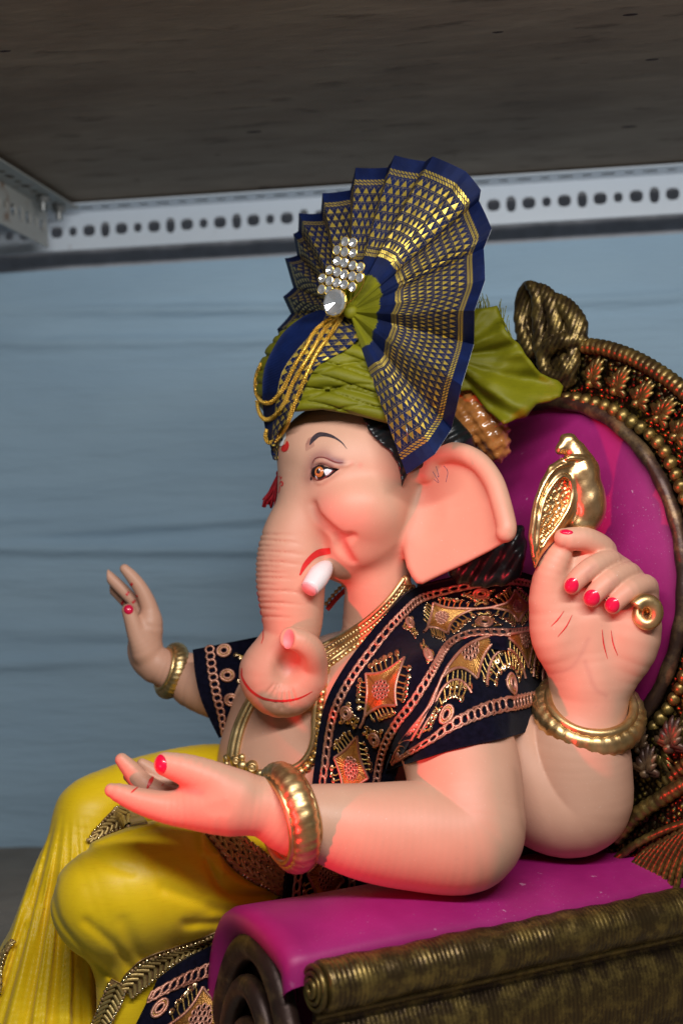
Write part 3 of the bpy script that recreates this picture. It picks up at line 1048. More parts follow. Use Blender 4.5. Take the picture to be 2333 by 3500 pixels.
# ---- painted and applied details
def ribbon(name, pts, widths, mat, parent, f=None, lift=1.6, n=40, across=5, smooth=True):
    """flat painted stroke laid on the statue along picture points; widths in photo pixels"""
    f = f or BODY
    A = np.column_stack([np.array(pts, float), np.interp(np.linspace(0, 1, len(pts)), np.linspace(0, 1, len(widths)), widths)])
    A = spline(A, n)
    T = np.gradient(A[:, :2], axis=0); T /= np.maximum(np.linalg.norm(T, axis=1), 1e-6)[:, None]
    Nn = np.column_stack([-T[:, 1], T[:, 0]])
    X = []; Y = []
    for i in range(n):
        for j in range(across):
            q = A[i, :2] + Nn[i] * A[i, 2] * (j / (across - 1) - .5)
            X.append(q[0]); Y.append(q[1])
    X = np.array(X); Y = np.array(Y)
    w = hit_w(f, X, Y)
    ok = ~np.isnan(w)
    P = Uarr(X, Y, np.where(ok, w, 0))
    P = P + hit_n(f, P) * lift
    Fc = []
    for i in range(n - 1):
        for j in range(across - 1):
            q = (i * across + j, i * across + j + 1, (i + 1) * across + j + 1, (i + 1) * across + j)
            if all(ok[k] for k in q) and max(w[k] for k in q) - min(w[k] for k in q) < 60: Fc.append(q)
    used = sorted({k for q in Fc for k in q})
    mp = {k: i for i, k in enumerate(used)}
    if not Fc: return None
    return mesh_obj(name, P[used], [tuple(mp[k] for k in q) for q in Fc], mat, parent, smooth)

def spot_decal(name, c, rx, ry, rot, mat, parent, f=None, lift=1.8, rings=4, k=24, dome=0.0):
    f = f or BODY
    a = math.radians(rot)
    X = [c[0]]; Y = [c[1]]; L = [lift + dome]
    for i in range(1, rings + 1):
        for j in range(k):
            t = 2 * math.pi * j / k
            x, y = rx * i / rings * math.cos(t), ry * i / rings * math.sin(t)
            X.append(c[0] + x * math.cos(a) - y * math.sin(a)); Y.append(c[1] + x * math.sin(a) + y * math.cos(a))
            L.append(lift + dome * math.sqrt(max(0, 1 - (i / rings) ** 2)) - (dome * .4 if i == rings else 0))
    X = np.array(X); Y = np.array(Y); w = hit_w(f, X, Y)
    if np.isnan(w).all(): print('MISS', name, c); return None
    w = np.where(np.isnan(w), np.nanmedian(w), w)
    P = Uarr(X, Y, w); P = P + hit_n(f, P) * np.array(L)[:, None]
    Fc = [(0, 1 + j, 1 + (j + 1) % k) for j in range(k)]
    for i in range(rings - 1):
        for j in range(k):
            Fc.append((1 + i * k + j, 1 + (i + 1) * k + j, 1 + (i + 1) * k + (j + 1) % k, 1 + i * k + (j + 1) % k))
    return mesh_obj(name, P, Fc, mat, parent)

M['eye_dark'] = simple('dark_eye_paint', (.018, .010, .012), .3, 0, .5, .2, 200, 0)
M['eye_white'] = simple('white_eye_paint', (.80, .80, .86), .25, 0, .5, .03, 200, 0)
M['eye_pink'] = simple('maroon_eye_paint', (.22, .045, .045), .35, 0, .5, .1, 200, 0)
M['iris'] = simple('orange_iris_paint', (.55, .17, .045), .22, 0, .6, .3, 900, 0)
M['brow'] = simple('eyebrow_paint', (.045, .030, .038), .5, 0, .3, .3, 300, 0)
M['brow_soft'] = simple('eyebrow_feather_paint', (.36, .15, .12), .5, 0, .3, .2, 300, 0)
M['white_paint'] = simple('white_dot_paint', (.75, .80, .84), .5, 0, .3, .05, 300, 0)
M['blue_paint'] = simple('blue_dot_paint', (.01, .05, .10), .5, 0, .3, .05, 300, 0)

eye = ribbon('eye', [z13(*p) for p in [(548, 815), (590, 770), (650, 765), (730, 765), (810, 740), (900, 712)]], [z * .2551 for z in (30, 165, 170, 140, 80, 8)], M['eye_dark'], statue, n=36, across=11, lift=2)
ribbon('eye_white', [z13(*p) for p in [(700, 772), (730, 758), (770, 745), (800, 735)]], [z * .2551 for z in (55, 75, 45, 6)], M['eye_white'], eye, n=14, across=7, lift=3)
ribbon('eye_white', [z13(*p) for p in [(585, 800), (595, 825), (605, 850)]], [z * .2551 for z in (4, 16, 4)], M['eye_white'], eye, n=10, across=3, lift=3)
ribbon('waterline', [z13(*p) for p in [(590, 866), (650, 858), (720, 815), (790, 765), (860, 728)]], [z * .2551 for z in (10, 26, 26, 24, 8)], M['eye_pink'], eye, n=24, across=4, lift=3)
spot_decal('iris', z13(632, 757), 52 * .2551, 62 * .2551, 15, M['iris'], eye, lift=3.4)
spot_decal('pupil', z13(622, 750), 24 * .2551, 27 * .2551, 0, M['eye_dark'], eye, lift=4.4)
spot_decal('eye_glint', z13(637, 731), 9 * .2551, 12 * .2551, 0, M['eye_white'], eye, lift=5.0, rings=2, k=10)
ribbon('lash_line', [z13(*p) for p in [(552, 800), (575, 720), (630, 680), (720, 684), (800, 706), (890, 716)]], [z * .2551 for z in (8, 18, 20, 20, 16, 3)], M['eye_dark'], eye, lift=4.2, n=30, across=3)
ribbon('lid_line', [z13(*p) for p in [(545, 640), (580, 580), (650, 562), (730, 578), (800, 612), (880, 636), (950, 632)]], [z * .2551 for z in (4, 9, 10, 12, 14, 12, 3)], M['eye_pink'], eye, lift=2.2, n=30, across=3)
ribbon('tear_duct', [z13(*p) for p in [(526, 815), (522, 845), (518, 868)]], [z * .2551 for z in (6, 26, 10)], M['eye_dark'], eye, lift=2.4, n=8, across=3)
brow = ribbon('eyebrow', [z13(*p) for p in [(505, 395), (550, 320), (620, 262), (700, 257), (790, 278), (870, 318), (940, 372), (1000, 450)]], [z * .2551 for z in (14, 58, 62, 52, 40, 24, 16, 3)], M['brow'], statue, n=40, across=5)
for i in range(9):
    x0 = 430 + i * 13
    ribbon('brow_hair', [z13(x0 + 30, 480 - i * 8), z13(x0 + 22, 400 - i * 8), z13(x0 + 60, 300 - i * 5)], [1.0, 1.8, .8], M['brow_soft'], brow, n=9, across=2, lift=1.2)
tl = ribbon('forehead_mark', [z13(*p) for p in [(205, 345), (200, 400), (165, 440), (130, 430)]], [z * .2551 for z in (20, 60, 95, 50)], M['red_paint'], statue, n=16, across=6)
spot_decal('white_petal', z13(160, 290), 8, 16, 18, M['white_paint'], tl, lift=2.6)
spot_decal('white_petal', z13(130, 360), 9, 14, 14, M['white_paint'], tl, lift=2.6)
spot_decal('blue_dot', z13(142, 325), 3, 5, 14, M['blue_paint'], tl, lift=3.6, rings=2, k=10)
sw = ribbon('nose_scroll', [z13(*p) for p in [(96, 930), (120, 885), (145, 905), (135, 940), (112, 935)]], [2, 4, 5, 4, 2], M['red_paint'], statue, n=20, across=3)
ribbon('scroll_stroke', [z13(*p) for p in [(110, 860), (122, 835), (135, 820)]], [2, 5, 2], M['red_paint'], sw, n=8, across=3)
ribbon('scroll_stroke', [z13(*p) for p in [(100, 830), (106, 805)]], [4, 2], M['red_paint'], sw, n=6, across=3)
ribbon('scroll_stroke', [z13(*p) for p in [(105, 950), (100, 1000), (85, 1040)]], [4, 3, 1.5], M['red_paint'], sw, n=10, across=3)
ribbon('trunk_line', [z2(*p) for p in [(106, 870), (112, 960), (126, 1050), (143, 1150), (150, 1230), (140, 1270)]], [3.2, 3.2, 3.2, 3, 3, 2.2], M['red_paint'], statue, n=60, across=3)
ribbon('trunk_line', [z2(*p) for p in [(40, 1395), (42, 1440), (70, 1490), (110, 1527), (160, 1552), (230, 1562), (300, 1556), (350, 1540), (398, 1513)]], [3, 6, 8, 8, 8, 8, 7, 5, 2], M['red_paint'], statue, n=70, across=4)
ribbon('tusk_stroke', [z2(*p) for p in [(335, 920), (360, 870), (400, 825), (440, 803), (492, 795)]], [5, 16, 20, 24, 20], M['red_paint'], statue, n=30, across=5)
# tusk
_tw = float(BODY(*z2(440, 880))[0])
TA = [(*z2(486, 858), _tw + 26, 10), (*z2(466, 882), _tw + 4, 27), (*z2(436, 918), _tw - 30, 36), (*z2(408, 958), _tw - 58, 35), (*z2(384, 990), _tw - 78, 30)]
C = spline(np.array([[*U(*p[:3]), p[3]] for p in TA]), 16)
V, Fc = tube(C[:, :3], C[:, 3], 20)
V = np.asarray(V)
tk = mesh_obj('tusk', V, Fc, M['tusk'], statue)
Te = C[-1, :3] - C[-2, :3]; Te /= np.linalg.norm(Te)
V, Fc = tube(np.array([C[-1, :3] + Te * .5, C[-1, :3] + Te * 5]), np.array([29.0, 26.0]), 20)
mesh_obj('tusk_end', V, Fc, M['tusk_end'], tk)
spot_decal('nostril', z2(278, 1246), 19, 33, 8, M['nostril'], statue, lift=1.5)
# palm creases of the near raised hand and lines on the other hands
for L in ([(500, 1245), (465, 1295), (420, 1342)], [(550, 1270), (515, 1340), (462, 1405)], [(735, 1360), (745, 1450), (768, 1540)], [(790, 1365), (805, 1450), (832, 1520)]):
    ribbon('palm_line', [z3(*p) for p in L], [1.5, 4.5, 1.5], M['eye_pink'] if L[0][0] == 0 else M['red_paint'], statue, n=14, across=3)
for L, w_ in (([(350, 1262), (335, 1290), (318, 1325)], 14), ([(270, 1318), (245, 1338), (232, 1350)], 5), ([(410, 1300), (395, 1312)], 4)):
    ribbon('finger_line', [z4(*p) for p in L], [w_ * .5, w_, w_ * .4], M['red_paint'], statue, n=12, across=4)
for L in ([(400, 295), (385, 318)], [(365, 372), (345, 405)], [(425, 450), (400, 472)], [(445, 405), (435, 415)], [(325, 450), (300, 485)]):
    ribbon('finger_line', [z9(*p) for p in L], [8, 9], M['red_paint'], statue, n=8, across=4)
# finger nails
for c_, rx, ry, ro in ((z3(547, 1090), 24, 28, 20), (z3(672, 1167), 28, 30, 10), (z3(799, 1210), 25, 27, 0), (z3(515, 757), 23, 9, 4)):
    spot_decal('fingernail', c_, rx, ry, ro, M['nail'], statue, dome=2.5, lift=1.2)
spot_decal('fingernail', z4(392, 1197), 20, 34, -4, M['nail'], statue, dome=2.5, lift=1.2)
spot_decal('fingernail', z9(364, 532), 17, 17, 0, M['nail'], statue, dome=3, lift=1.5)

lap('decals')
# ---- hair
HAIRP = [z2(*p) for p in [(560, -40), (645, 95), (690, 190), (735, 240), (792, 285), (832, 350), (846, 400), (855, 470), (868, 440), (888, 400), (960, 370), (1060, 300), (1160, 262), (1235, 275), (1215, 205), (1130, 110), (1000, -40)]]
shell = ell((*z2(622, 380), -6), 272, 282, 226)
back_lump = ell((*z2(1080, 250), 10), 110, 120, 180)
def hairf(P):
    x, y = to_px(P)
    pd = poly2d(HAIRP, x, y)
    d = smin(shell(P), back_lump(P), 40)
    st = .5 + .5 * np.sin((x * .6 + y * .8) * .16 + np.sin(y * .03) * 2)
    return smax(smax(d - 5 - 5 * st, -(d + 30), 4), smax(pd, P[:, 2] - 60, 6), 8)
V, Q = surface_nets(hairf, U(1150, 1290, -330) - 20, U(1680, 1700, 120) + 20, 6 * FINE)
mesh_obj('hair', V, Q, M['black_hair'], statue)
nape = [chain([z2(1180, 880, -60, 90), z2(1330, 830, -90, 92), z2(1420, 770, -120, 70), z2(1440, 700, -120, 42)]), chain([z2(1250, 930, -100, 55), z2(1400, 900, -130, 60), z2(1450, 830, -150, 40)])]
def napef(P):
    d = smin(nape[0](P), nape[1](P), 20)
    x, y = to_px(P)
    return d + 4 * np.sin((x + y * .6) * .12)
V, Q = surface_nets(napef, U(1500, 1750, -260), U(1830, 2050, 80), 8 * FINE)
mesh_obj('hair_lock', V, Q, M['black_hair'], statue)
knob = [ell((*z2(1240, 60), 70), 90, 120, 120), ell((*z2(1310, 190), 40), 62, 110, 90, -15), ell((*z2(1190, 130), 60), 90, 90, 90)]
def knobf(P):
    d = knob[0](P)
    for f in knob[1:]: d = smin(d, f(P), 40)
    x, y = to_px(P)
    return d + 5 * np.sin(x * .09 + y * .05) * np.sin(y * .11 - x * .03) + 3 * np.sin(x * .21) * np.sin(y * .17)
V, Q = surface_nets(knobf, U(1500, 1290, -140), U(1780, 1680, 230), 8 * FINE)
mesh_obj('crown_back', V, Q, M['orange'], statue)
lap('hair')

# ================================================================== THRONE
throne = empty('carved_throne', U(1900, 3650, -300), 'carved antique-gold throne with magenta padded armrest and oval magenta back', 'throne')
AX = np.array([.883, -.031, .469]); NX = np.array([.469, 0, -.883]); UPV = np.array([0, -1., 0])
O0 = np.array([-98., 1227., -950.])
def AR(t, n, h):
    """armrest frame: t back along the arm, n out towards the viewer, h up"""
    t = np.asarray(t, float)[..., None]; n = np.asarray(n, float)[..., None]; h = np.asarray(h, float)[..., None]
    return O0 + AX * t + NX * n + UPV * h

def loft(rows, closed_u=False):
    rows = np.asarray(rows, float); a, b = rows.shape[:2]
    Fc = []
    for i in range(a - 1):
        for j in range(b if closed_u else b - 1):
            Fc.append((i * b + j, i * b + (j + 1) % b, (i + 1) * b + (j + 1) % b, (i + 1) * b + j))
    return rows.reshape(-1, 3), Fc

# cushion on top of the arm
prof = spline(np.array([(14, -70, 0), (6, -22, 0), (-4, 4, 0), (-60, 32, 0), (-160, 56, 0), (-280, 66, 0), (-400, 50, 0), (-490, 2, 0), (-550, -90, 0), (-580, -220, 0), (-590, -440, 0)], float), 60)[:, :2]
pc = np.array([-285., -330.])
rows = []
for t, e in ((10, .30), (-20, .26), (-44, .20), (-58, .13), (-58, .07), (-46, .025), (-22, 0), (10, 0)):
    q = prof + (pc - prof) * e
    rows.append(AR(np.full(60, t), q[:, 0], q[:, 1]))
for t in np.linspace(40, 1500, 40):
    q = prof.copy(); q[:, 1] += 4 * np.sin(t * .006 + q[:, 0] * .008)
    rows.append(AR(np.full(60, t), q[:, 0], q[:, 1]))
V, Fc = loft(rows)
mesh_obj('arm_cushion', V, Fc, M['magenta'], throne)
# ribbed gold roll along the outer edge
tt = np.linspace(6, 1560, 520)
rr = 70 + (.55 + .35 * np.sin(tt * .021)) * np.sin(tt * 2 * math.pi / 15 + .5 * np.sin(tt * .05)) + 2.4 * np.sin(tt * .017) + 1.4 * np.sin(tt * .061)
rr[:6] *= np.array([.35, .6, .78, .9, .96, .99])
V, Fc = tube(AR(tt, np.full(520, 58), np.full(520, -66)), rr, 28, up=(0, -1, 0))
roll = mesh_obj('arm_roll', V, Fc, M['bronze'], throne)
mb = MB()
for k, (r0, r1) in enumerate(((58, 9), (40, 8), (20, 10))):
    a = np.linspace(0, 2 * math.pi, 28, endpoint=False)
    C = AR(np.full(28, -2 - 5 * k), 58 + r0 * np.cos(a), -66 + r0 * np.sin(a))
    mb.add(*tube(C, r1, 8, True, up=-AX))
mb.build('roll_rosette', M['bronze'], roll)
# lower side board with a ribbed skin
bp = np.array([(40, -128), (62, -140), (58, -158), (40, -166), (52, -182), (78, -230), (84, -300), (74, -380), (50, -430), (50, -600)], float)
rows = []
for t in np.linspace(0, 1560, 360):
    q = bp.copy(); q[4:9, 0] += .8 * math.sin(t * 2 * math.pi / 15)
    rows.append(AR(np.full(10, t), q[:, 0], q[:, 1]))
V, Fc = loft(rows); Fc.append(tuple(range(10)))
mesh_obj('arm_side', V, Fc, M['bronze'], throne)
# front of the arm: backing and scroll
a = np.linspace(0, 2 * math.pi, 48, endpoint=False)
rows = [AR(np.full(60, 12.), *(prof + (pc - prof) * .28).T), AR(np.full(60, 14.), *(prof * 0 + pc).T)]
V, Fc = loft(rows)
front = mesh_obj('arm_front', V, Fc, M['dark_bronze'], throne)
def scroll(pts, r, name, sq=1.0):
    A = spline(np.array([(p[0], p[1], p[2]) for p in pts], float), 70)
    C = AR(A[:, 2], A[:, 0], A[:, 1])
    R = np.full(70, float(r)); R[:5] *= np.linspace(.5, 1, 5); R[-8:] *= np.linspace(1, .55, 8)
    V, Fc = tube(C, R, 14, sq=sq, up=-AX)
    return mesh_obj(name, V, Fc, M['dark_bronze'], front)
scroll([(-545, -600, -22), (-525, -330, -22), (-470, -190, -24), (-390, -90, -26), (-290, -40, -28), (-190, -50, -30), (-110, -110, -30), (-60, -190, -28), (-20, -260, -24), (-10, -330, -20)], 44, 'scroll_rim', .8)
scroll([(-485, -600, -26), (-455, -330, -28), (-390, -215, -32), (-300, -160, -36), (-215, -190, -36), (-150, -280, -34), (-120, -370, -30), (-115, -600, -28)], 36, 'scroll_ring', .9)
scroll([(-410, -600, -30), (-380, -350, -34), (-320, -280, -38), (-250, -280, -38), (-205, -350, -36), (-195, -600, -32)], 27, 'scroll_ring', .9)
mb = MB()
for k in range(9):
    x, y = random.uniform(-370, -220), random.uniform(-600, -310)
    mb.add(*ball(AR(-34, x, y), random.uniform(22, 40), random.uniform(22, 40), 24, 12, 8))
mb.build('scroll_boss', M['dark_bronze'], front)
# seat block under the statue
rows = []
for h, e in ((-300, 0), (-260, 0), (-235, 12), (-228, 40)):
    q = [AR(420 + e, -560, h), AR(1500, -560, h), AR(1500, -1700, h), AR(420 + e, -1700, h)]
    rows.append(q)
rows = [[AR(420, -560, -600), AR(1500, -560, -600), AR(1500, -1700, -600), AR(420, -1700, -600)]] + rows
V, Fc = loft(rows, True); Fc.append((16, 17, 18, 19))
mesh_obj('seat', V, Fc, M['magenta'], throne)

# ---- oval back
BC = U(1890, 1995, 165)
BN = np.array([-1.15, 0, -1.0]); BN /= np.linalg.norm(BN)
def BP(px, py, off=0.0):
    """point of the back plane (pushed off along its normal) seen at a picture point"""
    px = np.asarray(px, float); py = np.asarray(py, float); off = np.asarray(off, float) + 0 * px
    d = np.stack([(px - CX) / F, (py - CY) / F, np.ones_like(px)], -1)
    o = np.array([0, 0, -F])
    tt = ((BC + BN * off[..., None] - o) * BN).sum(-1) / (d * BN).sum(-1)
    return o + d * tt[..., None]
def oval(k, th): return 1890 + 430 * k * np.cos(th), 1995 + 600 * k * np.sin(th)
rows = []
th = np.linspace(0, 2 * math.pi, 72, endpoint=False)
for k in np.linspace(.02, 1.03, 26):
    x, y = oval(k, th)
    rows.append(BP(x, y, 12 + 62 * (1 - min(k, 1) ** 2.4)))
V, Fc = loft(rows, True); Fc.append(tuple(range(72)))
mesh_obj('back_cushion', V, Fc, M['magenta'], throne)
q = [(1250, 2380), (2260, 2380), (2300, 2700), (2260, 3150), (1250, 3250)]
q0 = [BP(x_, y_, -14) for x_, y_ in q]; q1 = [BP(x_, y_, -60) for x_, y_ in q]
mesh_obj('lower_back', np.array(q0 + q1), [(0, 1, 2, 3, 4)] + [(i, (i + 1) % 5, 5 + (i + 1) % 5, 5 + i) for i in range(5)], M['dark_bronze'], throne, False)
x, y = oval(1.035, np.linspace(0, 2 * math.pi, 140, endpoint=False))
V, Fc = tube(BP(x, y, 26), 24 + 2 * np.sin(np.arange(140) * 1.3), 14, True, up=BN)
mesh_obj('inner_moulding', V, Fc, M['dark_bronze'], throne)
BEADP = [(1480, 1560), (1560, 1455), (1690, 1385), (1820, 1360), (1946, 1362), (2025, 1376), (2091, 1398), (2154, 1438), (2222, 1487), (2268, 1540), (2313, 1632), (2352, 1740), (2390, 1880), (2402, 2010), (2388, 2160), (2340, 2310), (2302, 2389), (2236, 2483), (2170, 2545), (2090, 2600)]
ROLLP = [(1420, 1420), (1560, 1270), (1730, 1195), (1880, 1178), (1980, 1180), (2067, 1190), (2161, 1222), (2254, 1274), (2333, 1335), (2420, 1430), (2500, 1570), (2550, 1760), (2565, 2000), (2540, 2220), (2470, 2430), (2370, 2590), (2250, 2690), (2120, 2740)]
bead_c = spline(np.array([(*p, 0) for p in BEADP], float), 400)[:, :2]
roll_c = spline(np.array([(*p, 0) for p in ROLLP], float), 400)[:, :2]
rows = []
for f_, off in ((-.75, -4), (-.3, 4), (-.10, 8), (.0, 12), (.3, 20), (.7, 20), (1.0, 10), (1.12, -20), (1.14, -70)):
    q = bead_c[::4] * (1 - f_) + roll_c[::4] * f_
    rows.append(BP(q[:, 0], q[:, 1], off))
V, Fc = loft(rows)
V = V + BN * (rng.normal(0, 1.2, len(V))[:, None])
band = mesh_obj('back_frame', V, Fc, M['hammered'], throne)
C = BP(roll_c[:, 0], roll_c[:, 1], 26)
L = np.r_[0, np.cumsum(np.linalg.norm(np.diff(C, axis=0), axis=1))]
ns = int(L[-1] / 5)
C = np.stack([np.interp(np.linspace(0, L[-1], ns), L, C[:, k]) for k in range(3)], -1)
V, Fc = tube(C, 27 + 2.2 * np.sin(np.arange(ns) * 2 * math.pi * 5 / 24), 14, up=BN)
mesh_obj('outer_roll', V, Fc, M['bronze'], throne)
# beads, one object each, sharing a mesh
L = np.r_[0, np.cumsum(np.linalg.norm(np.diff(BP(bead_c[:, 0], bead_c[:, 1]), axis=0), axis=1))]
first = None
for s_ in np.arange(30, L[-1] - 20, 43):
    q = [np.interp(s_, L, bead_c[:, k]) for k in (0, 1)]
    if q[0] > 2370 or q[0] < 1700: continue
    P = BP(q[0], q[1], 22)
    if first is None:
        first = mesh_obj('bead', *ball(P, 23, 25, 22, 14, 9), M['bronze'], throne)
        fp = world_pts(P)
    else:
        o = first.copy(); col.objects.link(o)
        o.location = Vector(world_pts(P)); o.parent = throne; o.matrix_parent_inverse = first.matrix_parent_inverse
        o.rotation_euler = (random.uniform(-.3, .3), random.uniform(-.3, .3), random.uniform(-.3, .3))
        o.scale = (random.uniform(.9, 1.08),) * 3
# acanthus leaves
def leaf_mesh(out, side):
    mb = MB()
    for a, ln, wd in ((-40, 52, 14), (-20, 74, 13), (-6, 92, 13), (7, 92, 13), (21, 74, 13), (42, 52, 14)):
        r = math.radians(a)
        d = out * math.cos(r) + side * math.sin(r)
        s0 = np.cross(d, BN)
        C = np.array([d * ln * u + BN * (6 + 20 * math.sin(u * 2.2)) for u in np.linspace(0, 1, 7)])
        R = wd * np.array([.5, .75, .95, 1.05, .95, .7, .25])
        mb.add(*tube(C, R, 8, sq=.6, up=BN))
    for sgn in (-1, 1):
        C = np.array([side * sgn * (18 + 26 * math.sin(u * 3.6)) + out * (-8 + 34 * u - 16 * u * u) + BN * (10 + 8 * u) for u in np.linspace(0, 1, 9)])
        mb.add(*tube(C, np.linspace(6, 15, 9), 8, sq=.8, up=BN))
    mb.add(*ball(out * -10 + BN * 8, 20, 16, 14, 10, 6))
    return np.vstack(mb.V), mb.F
mid = bead_c * .62 + roll_c * .38
L = np.r_[0, np.cumsum(np.linalg.norm(np.diff(mid, axis=0), axis=1))]
for s_ in np.arange(380, L[-1] - 30, 88):
    i = np.searchsorted(L, s_); q = mid[i]
    if q[0] > 2420 or q[0] < 1900: continue
    P = BP(q[0], q[1], 22); P2 = BP(*(q + (roll_c[i] - bead_c[i]) * .1), 22)
    out = (P2 - P) / np.linalg.norm(P2 - P); sd = np.cross(out, BN)
    V, Fc = leaf_mesh(out, sd)
    mesh_obj('acanthus_leaf', V + P, Fc, M['bronze'], band)

# crest of plumes and a volute on top of the back
cw = lambda x, y: float(BP(*z7(x, y), 30)[2])
def plume(*pts): return chain([(*z7(x, y), cw(x, y) - dw, r * .4675 * .84) for x, y, dw, r in pts], 5)
plumes = [plume((460, 640, 0, 75), (395, 480, 10, 62), (390, 320, 15, 60), (410, 210, 25, 58), (450, 150, 40, 46)),
          plume((540, 640, 15, 70), (520, 480, 30, 60), (520, 330, 40, 62), (500, 220, 50, 55), (455, 160, 55, 42)),
          plume((600, 620, 10, 75), (640, 470, 20, 75), (630, 330, 25, 78), (570, 230, 30, 66), (500, 180, 35, 44)),
          plume((680, 600, 10, 80), (780, 530, 10, 92), (790, 430, 12, 84), (720, 330, 14, 76), (650, 270, 20, 60)),
          plume((840, 560, 5, 42), (740, 560, 40, 70), (620, 590, 55, 66), (545, 680, 60, 58), (570, 790, 60, 50), (660, 830, 55, 46), (720, 770, 50, 46), (700, 690, 48, 36)),
          plume((770, 620, 20, 50), (760, 740, 25, 60), (720, 860, 25, 54), (690, 900, 25, 30))]
CREST = [z7(*p) for p in [(440, 640), (365, 540), (360, 320), (375, 200), (425, 125), (500, 135), (590, 180), (690, 250), (770, 320), (850, 400), (870, 500), (830, 590), (770, 640), (760, 800), (700, 880), (580, 800), (500, 720)]]
crest_core = slab(CREST, lambda x, y: BP(x, y, 22)[..., 2], 26, 12)
def crestf(P):
    d = crest_core(P) + 6
    for f in plumes: d = smin(d, f(P), 4)
    x, y = to_px(P)
    return d - 3 + 1.5 * np.sin(x * .34 + y * .16 + 2 * np.sin(y * .02)) + 1.0 * np.sin(x * .11 - y * .07)
V, Q = surface_nets(crestf, U(1740, 920, -80), U(2060, 1360, 420), 5.5 * FINE)
mesh_obj('crest', V, Q, M['bronze'], throne)

# carved corner between the back and the armrest
cornw = lambda x, y: -300.
def rod(pts, r, name, mat='bronze', sq=1.0):
    A = spline(np.array([U(*z6(x, y), w) for x, y, w in pts]), 60)
    V, Fc = tube(A, r + r * .07 * np.sin(np.arange(60) * 1.6), 12, sq=sq)
    return mesh_obj(name, V, Fc, M[mat], throne)
pl = [U(*z6(x, y), w) for x, y, w in ((1300, 120, -120), (1720, 60, -380), (1760, 720, -420), (1330, 700, -170), (1290, 400, -110))]
pl2 = [p + np.array([60., 0, 120.]) for p in pl]
Fc = [(0, 1, 2, 3, 4)] + [(i, (i + 1) % 5, 5 + (i + 1) % 5, 5 + i) for i in range(5)]
plate = mesh_obj('corner_panel', np.array(pl + pl2), Fc, M['hammered'], throne, False)
rod([(1330, 480, -190), (1400, 400, -235), (1480, 345, -275), (1580, 285, -330), (1700, 230, -400)], 26, 'corner_roll')
rod([(1320, 560, -190), (1400, 500, -235), (1490, 455, -280), (1590, 420, -340), (1700, 400, -400)], 14, 'corner_roll')
for k in range(9):
    a0 = 1340 + k * 26
    rod([(a0 - 10, 700 - k * 3, -215 - k * 16), (a0 + 20, 620 - k * 8, -235 - k * 16), (a0 + 75, 545 - k * 12, -250 - k * 17), (a0 + 130, 500 - k * 14, -270 - k * 17)], 11, 'scallop_rib', 'bronze')
for cx_, cy_, w_, sc in ((1445, 240, -260, 1.0), (1530, 150, -300, 1.1), (1420, 160, -230, .8)):
    P = U(*z6(cx_, cy_), w_)
    V, Fc = leaf_mesh(np.array([.25, -.95, -.1]), np.array([.8, .25, -.5]))
    mesh_obj('acanthus_leaf', V * sc + P, Fc, M['dark_bronze'], plate)
lap('throne')

# ================================================================== CLOTH HELPERS
def fill_nan(G):
    G = G.copy()
    for _ in range(400):
        m = np.isnan(G)
        if not m.any(): break
        acc = np.zeros_like(G); cnt = np.zeros_like(G)
        for ax in (0, 1):
            for sh in (-1, 1):
                r = np.roll(G, sh, ax)
                if ax == 0: r[0 if sh == 1 else -1, :] = np.nan
                else: r[:, 0 if sh == 1 else -1] = np.nan
                ok = ~np.isnan(r)
                acc[ok] += r[ok]; cnt[ok] += 1
        q = m & (cnt > 0)
        G[q] = acc[q] / cnt[q]
    return G

